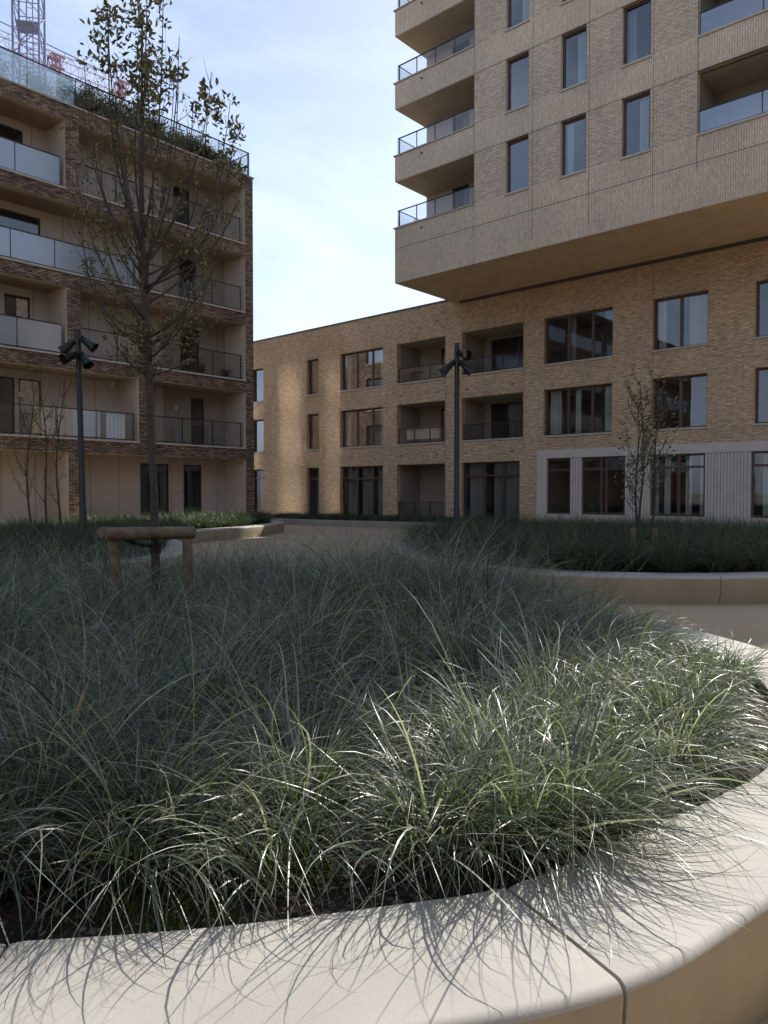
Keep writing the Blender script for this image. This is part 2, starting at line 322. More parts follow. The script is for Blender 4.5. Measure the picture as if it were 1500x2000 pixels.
def window(parent, a, b, c, d, y, splits=(), transom=None, curtain=None, fw=0.075, mat='frame', sill=True, room=2.6, glassm='glass_w', name='window', lites=True, rng_=random):
    """a frame with mullions (part), its pane and curtain (sub-parts)"""
    mb = MB(); dp = 0.08
    mb.box(a, a+fw, y, y+dp, c, d); mb.box(b-fw, b, y, y+dp, c, d)
    mb.box(a+fw, b-fw, y, y+dp, c, c+fw); mb.box(a+fw, b-fw, y, y+dp, d-fw, d)
    xs = [a+fw]+[a+(b-a)*k for k in splits]+[b-fw]
    for k in splits:
        x = a+(b-a)*k; mb.box(x-fw*0.8, x+fw*0.8, y+0.003, y+dp-0.003, c+fw, d-fw)
    if transom:
        last = a+fw
        for k in list(splits)+[None]:
            x1 = b-fw if k is None else a+(b-a)*k-fw*0.8
            mb.box(last, x1, y+0.006, y+dp-0.006, transom-0.045, transom+0.045); last = x1+fw*1.6
    w = mb.build(name, M[mat], parent)
    g = MB()
    g.box(a+fw*0.5, b-fw*0.5, y+0.035, y+0.05, c+fw*0.5, d-fw*0.5); g.build('pane', M[glassm], w)
    if sill:
        s = MB(); s.box(a-0.04, b+0.04, y-0.29 if y > 0.2 else -0.05, y-0.001, c-0.06, c+0.012); s.build('sill', M['ledge'], w)
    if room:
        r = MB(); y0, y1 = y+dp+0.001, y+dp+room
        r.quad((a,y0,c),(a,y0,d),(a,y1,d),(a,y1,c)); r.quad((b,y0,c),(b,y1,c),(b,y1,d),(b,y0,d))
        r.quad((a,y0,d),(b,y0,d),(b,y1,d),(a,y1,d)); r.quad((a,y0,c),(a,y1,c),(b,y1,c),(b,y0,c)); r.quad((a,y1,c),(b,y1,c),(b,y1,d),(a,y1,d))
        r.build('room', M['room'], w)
    if curtain:
        cm = MB()
        for f0, f1 in curtain[1:]:
            xa, xb = a+fw+(b-a-2*fw)*f0, a+fw+(b-a-2*fw)*f1; n = max(6, int((xb-xa)/0.035)); yy = y+dp+0.12
            pr = [(xa+(xb-xa)*i/n, yy+0.03*math.sin(i*1.25)+0.012*math.sin(i*2.9+1)) for i in range(n+1)]
            for i in range(n):
                (p, q), (p2, q2) = pr[i], pr[i+1]
                cm.quad((p,q,c+0.03),(p2,q2,c+0.03),(p2,q2,d-0.02),(p,q,d-0.02))
        cm.build('curtain', M[curtain[0]], w, smooth=True)
    return w
def railing(parent, a, b, z, y, h, n, glassm='glass_r', posts=True, side=None, name='railing'):
    mb = MB(); mb.box(a, b, y-0.02, y+0.03, z+h-0.035, z+h)
    mb.box(a, b, y-0.01, y+0.02, z+0.05, z+0.08)
    for i in range(n+1):
        x = a+0.02+(b-a-0.04)*i/n
        if posts: mb.box(x-0.018, x+0.018, y+0.021, y+0.055, z, z+h-0.036)
    r = mb.build(name, M['rail'], parent)
    g = MB()
    for i in range(n):
        x0 = a+(b-a)*i/n+0.02; x1 = a+(b-a)*(i+1)/n-0.02
        g.box(x0, x1, y, y+0.012, z+0.085, z+h-0.037)
    g.build('glass_panel', M[glassm], r)
    return r
def loggia(parent, a, b, c, d, dep, splits, dark=(0.3, 1.0), rail=True, rh=0.75, curtain=None, wall='render_g', sof='soffit_g'):
    mb = MB(); y0 = 0.30
    mb.quad((a,y0,c),(a,y0,d),(a,dep,d),(a,dep,c),0); mb.quad((b,y0,c),(b,dep,c),(b,dep,d),(b,y0,d),0)
    mb.quad((a,y0,d),(b,y0,d),(b,dep,d),(a,dep,d),1); mb.quad((a,y0,c),(a,dep,c),(b,dep,c),(b,y0,c),1)
    x0 = a+(b-a)*dark[0]; x1 = a+(b-a)*dark[1]
    wall_with_holes(mb, a, b, c, d, [(x0+0.001, x1-0.001 if dark[1] < 1 else b-0.05, c+0.05, d-0.12, 0.06, 0)], 0, y=dep)
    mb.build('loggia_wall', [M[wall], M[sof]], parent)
    x1 = x1 if dark[1] < 1 else b-0.05
    window(parent, x0, x1, c+0.05, d-0.12, dep+0.02, splits, None, curtain, 0.06, 'frame_d', False, 2.2, name='glazed_door')
    s = MB(); s.box(a+0.002, b-0.002, -0.05, 0.30, c-0.05, c+0.02); s.build('ledge', M['ledge'], parent)
    if rail: railing(parent, a+0.01, b-0.01, c+0.02, 0.12, rh, 3)

# ---- low brick block
zr = 10.87
low = empty('brick_apartment_block', FL.o, FL.rz, 'long low three-storey buff brick block with red brown windows and grey shopfront frame', 'building')
uL1, uL2, uG = 4.10, 7.20, 0.62
S = lambda u: FL.s_(u, 880)
cols = {'A': (497, 515), 'B': (599.5, 623), 'C': (664.5, 748), 'D': (775, 869), 'E': (901.5, 1021), 'F': (1061, 1195), 'G': (1273, 1380), 'H': (1472, 1600)}
s_left = S(497)-9.0; s_right = S(1600)+6
holes = []
for k, (u0, u1) in cols.items():
    a, b = S(u0), S(u1)
    if k == 'A': a = b-1.18
    dep = 0.30
    for zb in (uL1, uL2): holes.append((a, b, zb, zb+2.02, dep, 0))
for k in 'ABCDE':
    a, b = S(cols[k][0]), S(cols[k][1])
    if k == 'A': a = b-1.18
    if k == 'E': b = S(1015)
    holes.append((a, b, uG-0.25, 3.07, 0.30, 0))
x_cf = S(1049)
holes.append((x_cf, s_right-0.5, 0.0, 3.50, 0.30, 0))
w = MB(); wall_with_holes(w, s_left, s_right, 0.0, zr, holes)
D = 13.0
w.quad((s_left,0,0),(s_left,0,zr),(s_left,D,zr),(s_left,D,0)); w.quad((s_right,0,0),(s_right,D,0),(s_right,D,zr),(s_right,0,zr))
w.quad((s_left,D,0),(s_left,D,zr),(s_right,D,zr),(s_right,D,0)); w.quad((s_left,0,zr),(s_right,0,zr),(s_right,D,zr),(s_left,D,zr))
w.build('brick_wall', M['brick_h'], low)
s = MB(); s.box(s_left-0.02, FL.s_(905, 590), -0.05, 0.3, zr+0.002, zr+0.07); s.build('roof_coping', M['coping'], low)
# soldier courses over openings and vertical movement joints
for u in (869.5, 1021.5, 1272):
    jn = MB(); x = S(u); jn.box(x+0.02, x+0.035, -0.004, 0.004, 0.5 if u < 1000 else 3.6, zr-0.2); jn.build('movement_joint', M['coping'], low)
for k in 'EFGH':
    a, b = S(cols[k][0]), S(cols[k][1])
    for zb in (uL1, uL2):
        n = int((b-a)/0.075); sc = MB()
        for i in range(n): sc.box(a+(b-a)*i/n, a+(b-a)*(i+0.82)/n, -0.012, 0.05, zb+2.02, zb+2.21)
        sc.build('soldier_course', M['brick_h'], low)
# weep spouts
for (u, v) in [(854, 627), (785, 773), (853, 766), (912, 760), (1001, 750), (785, 890), (853, 888), (911, 885), (1001, 881)]:
    a, z = FL.sz(u, v); sp = MB(); sp.box(a-0.05, a+0.05, -0.03, 0.05, z-0.03, z+0.03); sp.build('drain_spout', M['coping'], low)
cur = {('B', 0): None}
for k, (u0, u1) in cols.items():
    a, b = S(u0), S(u1)
    if k == 'A': a = b-1.18
    for lv, zb in enumerate((uL1, uL2)):
        if k in 'DE':
            continue
        sp_ = {'A': (), 'B': (0.42,), 'C': (0.36, 0.72), 'F': (0.35, 0.70), 'G': (0.5,), 'H': (0.33, 0.66)}[k]
        if k == 'B': sp_ = ()
        ct = None
        if k == 'F' and lv == 0: ct = ('curtain', (0.02, 0.2), (0.42, 0.5), (0.86, 0.97))
        if k == 'F' and lv == 1: ct = ('curtain_g', (0.3, 0.42),)
        if k == 'G' and lv == 1: ct = ('curtain', (0.02, 0.16), (0.62, 0.97))
        if k == 'G' and lv == 0: ct = None
        if k == 'C' : ct = ('curtain', (0.04, 0.12), (0.85, 0.95))
        window(low, a, b, zb+0.01, zb+2.02, 0.19, sp_, None, ct, glassm='glass_c' if k in 'ABC' else 'glass_w')
    if k in 'D':
        loggia(low, a, b, uL2, uL2+2.02, 1.9, (0.5,), (0.45, 1)); loggia(low, a, b, uL1, uL1+2.02, 1.9, (0.5,), (0.45, 1))
    if k in 'E':
        loggia(low, a, b, uL2, uL2+2.02, 1.9, (0.55,), (0.12, 1), curtain=None)
        loggia(low, a, b, uL1, uL1+2.02, 1.9, (0.6,), (0.12, 1), curtain=('curtain_g', (0.3, 0.75)))
a, b = S(cols['A'][1])-1.18, S(515); window(low, a, b, uG-0.24, 3.07, 0.19, (), 2.55, ('curtain', (0.3, 0.95)))
window(low, S(599.5), S(623), uG-0.24, 3.07, 0.19, (), 2.45, ('curtain_g', (0.4, 0.8)))
window(low, S(664.5), S(748), uG-0.24, 3.07, 0.19, (0.36, 0.72), 2.40, ('curtain_g', (0.05, 0.3), (0.42, 0.66), (0.8, 0.98)))
loggia(low, S(775), S(869), uG-0.25, 3.07, 1.9, (0.5,), (0.6, 1), rh=0.8)
window(low, S(901.5), S(1015), uG-0.24, 3.07, 0.19, (0.38, 0.7), 2.45, ('curtain_g', (0.05, 0.3), (0.5, 0.98)))
# shopfront
tr = MB(); xr = s_right-0.5
tr.box(x_cf+0.002, xr-0.002, -0.03, 0.29, 3.13, 3.498)
for u0, u1 in ((1049, 1068),):
    tr.box(S(u0)+0.002, S(u1), -0.03, 0.29, 0.0, 3.128)
tr.build('concrete_lintel', M['conc_trim'], low)
for u0, u1 in ((1114, 1135.5), (1221, 1270), (1377, 1467)):
    fl = MB(); a, b = S(u0), S(u1); fl.box(a, b, 0.03, 0.28, 0.0, 3.127); n = max(3, int((b-a)/0.11))
    for i in range(n):
        fl.box(a+(b-a)*(i+0.12)/n, a+(b-a)*(i+0.80)/n, -0.012+0.016*(i % 2), 0.029, 0.02, 3.12)
    fl.build('fluted_pier', M['conc_trim'], low)
for (u0, u1, spl, ct) in ((1068, 1114, (), None), (1135.5, 1221, (0.45, 0.56), None), (1270, 1377, (0.52,), ('curtain', (0.0, 0.08), (0.2, 0.32), (0.62, 0.74), (0.9, 0.98))), (1467, 1640, (0.35, 0.7), ('curtain', (0.1, 0.3)))):
    window(low, S(u0), S(u1), 0.72, 3.128, 0.10, spl, 2.62, ct, name='shop_window', sill=False, room=4.0)
    st = MB(); st.box(S(u0), S(u1), 0.05, 0.29, 0.0, 0.718); st.build('plinth', M['conc_trim'], low)

# ---- tower
Z3, ST, OP = 13.08, 3.1, 2.02
tow = empty('brick_apartment_tower', FT.o, FT.rz, 'tall buff brick residential tower overhanging the low block with corner balconies', 'building')
T = lambda u, v=300: FT.s_(u, v)
over = (FL.o-FT.o).dot(FT.n)
tx0 = T(771.5); tx1 = T(926); tx2 = 13.4; ty = 10.0; NFL = 9; zt = Z3+ST*NFL
ops = [(987.5, 1032), (1094.5, 1144), (1213.5, 1269)]
thl = []; loga, logb = T(1361.5), tx2-0.6
for f in range(NFL):
    zb = Z3+ST*f
    for u0, u1 in ops: thl.append((T(u0), T(u1), zb, zb+OP, 0.24, 1))
    thl.append((loga, logb, zb, zb+OP, 0.24, 1))
def bandm(z):
    if z < Z3: return 1
    k = (z-Z3) % ST
    return 0 if k < OP else 1
bz = [Z3]+[Z3+ST*f+OP for f in range(NFL)]+[Z3+ST*f for f in range(NFL)]
w = MB(); zs0 = 10.74
wall_with_holes(w, tx1, tx2, zs0, zt, thl, 0, (bandm, bz))
BD = 2.2   # balcony depth
w.quad((tx0,0,zs0),(tx1,0,zs0),(tx1,0,Z3),(tx0,0,Z3),1)
w.quad((tx0,0,zs0),(tx0,0,Z3),(tx0,BD,Z3),(tx0,BD,zs0),1)
w.quad((tx0,BD,zs0),(tx0,BD,zt),(tx0,ty,zt),(tx0,ty,zs0),0)
w.quad((tx1,0,Z3),(tx1,0,zt),(tx1,BD,zt),(tx1,BD,Z3),0)
w.quad((tx2,0,zs0),(tx2,ty,zs0),(tx2,ty,zt),(tx2,0,zt),0); w.quad((tx0,ty,zs0),(tx0,ty,zt),(tx2,ty,zt),(tx2,ty,zs0),0)
w.quad((tx0,BD,zt),(tx1,BD,zt),(tx2,ty,zt),(tx0,ty,zt),1); w.quad((tx1,0,zt),(tx2,0,zt),(tx2,ty,zt),(tx1,BD,zt),1)
w.build('brick_wall', [M['brick_th'], M['brick_tv']], tow)
s = MB(); s.quad((tx0,0,zs0),(tx0,ty,zs0),(tx2,ty,zs0),(tx2,0,zs0)); s.build('tower_soffit', M['soffit'], tow)
# recess line between soffit and low block
s = MB(); s.box(tx0+0.4, tx2, over-0.09, over-0.03, zs0-0.13, zs0-0.002); s.build('shadow_gap', M['coping'], tow)
def joint(*a):
    jt = MB(); jt.box(*a); jt.build('movement_joint', M['coping'], tow)
for zz in (12.20,): joint(tx0, tx2, -0.005, 0.004, zz, zz+0.018)
for f in range(NFL): joint(tx1, tx2, -0.005, 0.004, Z3+ST*f+OP-0.01, Z3+ST*f+OP+0.012) if f % 1 == 0 else None
for u in (926, 1361.5): joint(T(u)-0.008, T(u)+0.008, -0.005, 0.004, zs0 if u < 1000 else 12, zt)
for u in (1040, 1150, 1275): joint(T(u)-0.006, T(u)+0.006, -0.0045, 0.004, zs0+0.4, zt)
for f in range(NFL):
    zb = Z3+ST*f
    for i, (u0, u1) in enumerate(ops):
        ct = [None, ('curtain', (0.02, 0.3)), ('curtain_g', (0.03, 0.32))][i] if (f+i) % 3 != 2 else ('curtain', (0.5, 0.97))
        window(tow, T(u0), T(u1), zb+0.01, zb+OP, 0.15, (), None, ct, 0.09, glassm='glass_s')
    # right loggia
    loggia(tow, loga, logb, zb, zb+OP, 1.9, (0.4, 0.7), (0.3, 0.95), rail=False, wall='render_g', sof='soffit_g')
    railing(tow, loga+0.02, logb-0.02, zb+0.02, 0.10, 0.78, 3, 'glass_t', posts=False)
    # balcony at the corner
    zt_ = zb+OP; mb = MB()
    if f > 0 or True:
        top = zb+ST
        mb.box(tx0, tx1-0.003, 0, 0.22, zt_+0.012, top, 0); mb.box(tx0, tx0+0.22, 0.22, BD-0.002, zt_+0.012, top, 0)
        mb.build('balcony_parapet', M['brick_tv'], tow)
        sl = MB(); sl.box(tx0+0.02, tx1-0.003, 0.02, BD, zt_-0.01, zt_+0.01); sl.box(tx0+0.22, tx1-0.003, 0.22, BD, zt_+0.6, top-0.25); sl.build('balcony_slab', M['soffit_g'], tow)
    lg = MB(); lg.box(tx0-0.06, tx1-0.004, -0.06, 0.24, zb+0.001, zb+0.045); lg.box(tx0-0.06, tx0+0.24, 0.24, BD-0.003, zb+0.001, zb+0.045); lg.build('ledge', M['ledge'], tow)
    iw = MB(); xa, xb = tx0+1.45, tx0+2.35; xc = tx0+2.85
    hs = [(xa, xb, zb+0.02, zt_-0.02, 0.07, 0), (xc, tx1-0.1, zb+0.02, zt_-0.02, 0.07, 0)]
    wall_with_holes(iw, tx0+0.01, tx1-0.003, zb, zt_-0.01, hs, 0, y=BD); iw.build('balcony_wall', M['render'], tow)
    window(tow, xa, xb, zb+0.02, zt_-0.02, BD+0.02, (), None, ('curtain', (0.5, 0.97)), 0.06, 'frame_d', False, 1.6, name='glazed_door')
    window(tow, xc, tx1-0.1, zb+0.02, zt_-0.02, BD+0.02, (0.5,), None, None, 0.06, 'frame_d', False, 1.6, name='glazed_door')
    r = railing(tow, tx0+0.08, tx1-0.02, zb+0.045, 0.10, 0.76, 4)
    g2 = MB(); g2.box(tx0+0.10, tx0+0.13, 0.10, BD-0.02, zb+0.045+0.725, zb+0.045+0.76); g2.box(tx0+0.10, tx0+0.13, 0.16, 0.19, zb+0.045, zb+0.77); g2.box(tx0+0.10, tx0+0.13, 1.2, 1.23, zb+0.045, zb+0.77)
    rr = g2.build('railing', M['rail'], tow)
    g3 = MB(); g3.box(tx0+0.06, tx0+0.072, 0.05, BD-0.03, zb+0.07, zb+0.765); g3.build('glass_panel', M['glass_r'], rr)
    ds = MB(); ds.tube([(tx0+1.5, -0.08, zb-0.28), (tx0+1.5, 0.05, zb-0.28)], 0.035, 8); ds.build('drain_spout', M['coping'], tow)

# ---- left building
lef = empty('balcony_apartment_block', FB.o, FB.rz, 'five-storey brown brick apartment block with glass fronted balconies at the left', 'building')
B = lambda u, v=700, q=0.0: FB.s_(u, v, q)
Lv = [0.40, 3.68, 6.78, 9.88, 12.98, 16.08]; BAND = 0.52; RD = 1.55
bx1 = B(495); bx0 = -42.0; ex = B(479.5)
pA = (B(133), B(157)); pB = (B(270), B(294)); far = B(-240)
pw = 0.52
rows = [[(B(-160), None)], []]
bays = []
for r in range(5):
    pc = (B(145) if r in (0, 2, 4) else B(282))
    pl = pc-7.2 if r in (0, 2, 4) else pc-10.2
    zt2 = Lv[r+1]-BAND
    bays.append([(bx0+0.6+k*((pl-bx0)/4), bx0+(k+1)*((pl-bx0)/4)-(pw/2 if k == 3 else 0), Lv[r], zt2) for k in range(4)]+[ (pl+pw/2, pc-pw/2, Lv[r], zt2), (pc+pw/2, ex, Lv[r], zt2)])
hol = [(a, b, c, d, 0.25, 1) for row in bays for (a, b, c, d) in row]
w = MB(); wall_with_holes(w, bx0, bx1, 0.0, Lv[5], hol, 0)
# end wall facing the low block, with windows
BDp = 12.0
def endw():
    e = MB(); hs = []
    for r in range(5):
        for x in (1.5, 4.7, 8.4): hs.append((x, x+(1.9 if x != 1.5 else 1.0), Lv[r]+0.35, Lv[r]+2.45, 0.14, 0))
    e2 = MB(); wall_with_holes(e2, 0, BDp, 0, Lv[5], hs, 0)
    # rotate local: x->y , y-> -x
    for q in range(len(e2.v)):
        x, y, z = e2.v[q]; e2.v[q] = (bx1-y, x, z)
    e2.build('end_wall', M['brick_l'], lef)
    for (a, b, c, d, _, _) in hs:
        f = MB(); x = bx1-0.10
        f.box(x-0.06, x, a, a+0.07, c, d); f.box(x-0.06, x, b-0.07, b, c, d); f.box(x-0.06, x, a+0.07, b-0.07, c, c+0.07); f.box(x-0.06, x, a+0.07, b-0.07, d-0.07, d)
        f.box(bx1-0.09, bx1+0.04, a, b, c-0.06, c+0.01, 1)
        wf = f.build('window', [M['frame'], M['ledge']], lef)
        g = MB(); g.box(x-0.03, x-0.02, a, b, c, d); g.build('pane', M['glass_e'], wf)
        rm = MB(); rm.quad((x-0.3,a,c),(x-0.3,b,c),(x-0.3,b,d),(x-0.3,a,d)); rm.build('blind', M['curtain'], wf)
endw()
w.quad((bx0,BDp,0),(bx0,BDp,Lv[5]),(bx1,BDp,Lv[5]),(bx1,BDp,0)); w.quad((bx0,0,0),(bx0,0,Lv[5]),(bx0,BDp,Lv[5]),(bx0,BDp,0)); w.quad((bx0,0,Lv[5]),(bx1,0,Lv[5]),(bx1,BDp,Lv[5]),(bx0,BDp,Lv[5]))
w.build('brick_frame', [M['brick_l'], M['render']], lef)
lg = MB(); lg.box(bx0, bx1+0.05, -0.05, 0.35, Lv[5]+0.002, Lv[5]+0.06); lg.build('roof_coping', M['ledge'], lef)
# dark glazing per row on the back wall: pixel ranges on the recessed plane, matched by metres
glaz = {  # row: list of (u0,u1) on the back plane
 0: [(-120, -10), (272, 328), (357, 392)], 1: [(-60, 28), (36, 80), (372, 398)], 2: [(-150, -60), (10, 60), (352, 390)],
 3: [(-90, 82), (350, 384)], 4: [(-100, 50), (340, 372)]}
for r, row in enumerate(bays):
    for bi, (a, b, c, d) in enumerate(row):
        mb = MB(); y0 = 0.25
        mb.quad((a,y0,c),(a,y0,d),(a,RD,d),(a,RD,c),0); mb.quad((b,y0,c),(b,RD,c),(b,RD,d),(b,y0,d),0)
        mb.quad((a,y0,d),(b,y0,d),(b,RD,d),(a,RD,d),1); mb.quad((a,y0,c),(a,RD,c),(b,RD,c),(b,y0,c),2)
        gz = []
        for u0, u1 in glaz[r]:
            g0, g1 = B(u0, 700, RD), B(u1, 700, RD)
            if g0 > a+0.05 and g1 < b-0.05: gz.append((g0, g1, c+0.03, d-0.30 if r else d-0.25, 0.08, 0))
        if bi == 5 and r > 0:
            xm = B(318, 700, RD)
            wall_with_holes(mb, a, xm, c, d, [], 3, y=RD); wall_with_holes(mb, xm, b, c, d, gz, 4, y=RD)
        else: wall_with_holes(mb, a, b, c, d, gz, 3, y=RD)
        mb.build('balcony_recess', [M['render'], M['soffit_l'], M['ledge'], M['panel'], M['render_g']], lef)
        # panel joints
        x = a+1.1
        while x < b-0.4:
            if not any(g0-0.1 < x < g1+0.1 for g0, g1, *_ in gz): pj = MB(); pj.box(x, x+0.015, RD-0.006, RD+0.002, c, d); pj.build('panel_joint', M['coping'], lef)
            x += 1.25
        for g0, g1, c2, d2, _, _ in gz:
            wd = g1-g0; spl = (0.5,) if wd > 1.2 else ()
            window(lef, g0, g1, c2, d2, RD+0.02, spl, None, ('curtain_g', (0.1, 0.4)) if wd > 1.5 else None, 0.06, 'frame_d', False, 2.0, name='glazed_door')
        if r > 0:
            lgd = MB(); lgd.box(a+0.002, b-0.002, -0.06, 0.22, c-0.04, c+0.03); lgd.build('ledge', M['ledge'], lef)
            n = max(2, round((b-a)/1.55)); gm = 'glass_r'
            if bi < 5 and r in (2, 4): gm = 'glass_f'
            if r == 3 and bi in (3, 4): gm = 'glass_f'
            railing(lef, a+0.02, b-0.16, c+0.03, 0.10, 1.12, n, gm)
for u, v in ((342, 797), (346, 955), (40, 771), (36, 613), (44, 955)):
    a, z = FB.sz(u, v, RD); f = MB(); f.box(a-0.11, a+0.11, RD-0.09, RD-0.004, z-0.10, z+0.10); f.build('wall_light', M['ledge'], lef, bevel=0.01)
# terrace railing
tx = B(150, 200)
railing(lef, tx-14.0, tx-0.03, Lv[5]+0.06, 0.12, 1.12, 8, 'glass_g', posts=False, name='terrace_railing')
railing(lef, tx, bx1-0.10, Lv[5]+0.06, 0.12, 1.12, 5, 'glass_r', name='terrace_railing')
g2 = MB(); x = bx1-0.12; g2.box(x, x+0.03, 0.18, 5.0, Lv[5]+1.145, Lv[5]+1.18); g2.box(x-0.04, x+0.04, 0.16, 0.19, Lv[5]+0.06, Lv[5]+1.14); rr = g2.build('terrace_railing', M['rail'], lef)
g3 = MB(); g3.box(x+0.05, x+0.062, 0.12, 5.0, Lv[5]+0.1, Lv[5]+1.14); g3.build('glass_panel', M['glass_r'], rr)

def on(F, u, v, q):   # world point of a pixel on a plane q behind a facade
    a, z = F.sz(u, v, q); p = F.o+F.t*a+F.n*q; return Vector((p.x, p.y, z))

def added_block(loc, rz, label, L_, Hh, ncol, mat):
    nb = empty('added_brick_block', loc, rz, label, 'building'); w = MB(); hs = []; stp = (L_-2)/ncol
    for r in range(int((Hh-1)/3.1)):
        for k in range(ncol): hs.append((1.5+k*stp, 1.5+k*stp+(2.4 if (k+r//3) % 2 else 1.3), 1.0+r*3.1, 3.0+r*3.1, 0.3, 0))
    wall_with_holes(w, 0, L_, 0, Hh, hs)
    for q in range(len(w.v)): x, y, z = w.v[q]; w.v[q] = (x, -y, z)
    w.quad((0,0,0),(0,-12,0),(0,-12,Hh),(0,0,Hh)); w.quad((L_,0,0),(L_,-12,0),(L_,-12,Hh),(L_,0,Hh)); w.quad((0,0,Hh),(L_,0,Hh),(L_,-12,Hh),(0,-12,Hh)); w.quad((0,-12,0),(L_,-12,0),(L_,-12,Hh),(0,-12,Hh))
    w.build('brick_wall', M[mat], nb)
    f0 = None
    for (a, b, c, d, _, _) in hs:
        f = MB(); f.box(a, b, -0.3, -0.24, c, c+0.08); f.box(a, b, -0.3, -0.24, d-0.08, d); f.box(a, a+0.08, -0.3, -0.24, c+0.08, d-0.08); f.box(b-0.08, b, -0.3, -0.24, c+0.08, d-0.08); f.box(a, b, -0.29, 0.05, c-0.07, c-0.001); wf = f.build('window', M['frame'], nb)
        g = MB(); g.box(a, b, -0.285, -0.275, c, d); g.build('pane', M['glass_w'], wf); rm = MB(); rm.quad((a,-0.9,c),(b,-0.9,c),(b,-0.9,d),(a,-0.9,d)); rm.build('blind', M['curtain_g'], wf)
added_block((27, -24, 0), R(90), 'unseen pale brick block added right of the frame for window reflections', 38, 19.5, 9, 'brick_th')  # added out of view so the left block's glazing reflects brick
# unseen block added behind the camera, for warm sun bounce and reflections
added_block((-34, -26, 0), 0.0, 'unseen buff brick block added behind the viewpoint for bounce and reflections', 58, 17.0, 12, 'brick_h')

# screens hung on railings
def hung(F, u0, u1, v0, v1, q, mat, name, label, cat):
    a, z1 = F.sz(u0, v0, q); b, _ = F.sz(u1, v0, q); _, z0 = F.sz(u0, v1, q)
    mb = MB(); n = 24
    for i in range(n):
        y0 = 0.012*math.sin(i*1.3); y1 = 0.012*math.sin((i+1)*1.3); x0 = (b-a)*i/n; x1 = (b-a)*(i+1)/n
        mb.quad((x0,y0,0),(x1,y1,0),(x1,y1,z1-z0),(x0,y0,z1-z0)); mb.quad((x0,y0+0.01,0),(x0,y0+0.01,z1-z0),(x1,y1+0.01,z1-z0),(x1,y1+0.01,0))
    o = mb.build(name, M[mat]); p = F.o+F.t*a+F.n*q; o.location = (p.x, p.y, z0); o.rotation_euler = (0, 0, F.rz)
    setp(o, label, cat)
hung(FB, 207, 244, 806, 856, 0.22, 'white', 'cloth_screen', 'white cloth screen hung behind a balcony railing on the left brown brick block', 'screen')
hung(FL, 795, 858, 838, 859, 0.22, 'reed', 'woven_screen', 'beige woven screen tied inside the loggia railing of the low brick block', 'screen')

# ------------------------------------------------------------------ foliage mesh tools
def np_mesh(name, V, F4, mat, tone=None, parent=None, smooth=False):
    """V (n,3), F4 (m,4) quads"""
    me = bpy.data.meshes.new(name); n, m = len(V), len(F4)
    me.vertices.add(n); me.vertices.foreach_set('co', np.asarray(V, np.float32).ravel())
    me.loops.add(m*4); me.loops.foreach_set('vertex_index', np.asarray(F4, np.int32).ravel())
    me.polygons.add(m); me.polygons.foreach_set('loop_start', np.arange(0, m*4, 4, dtype=np.int32))
    try: me.polygons.foreach_set('loop_total', np.full(m, 4, np.int32))
    except Exception: pass
    if smooth: me.polygons.foreach_set('use_smooth', np.ones(m, bool))
    me.materials.append(mat); me.update(calc_edges=True); me.validate()
    if tone is not None:
        a = me.attributes.new('tone', 'FLOAT', 'POINT'); a.data.foreach_set('value', np.asarray(tone, np.float32))
    o = bpy.data.objects.new(name, me); COL.objects.link(o)
    if parent: o.parent = parent
    return o
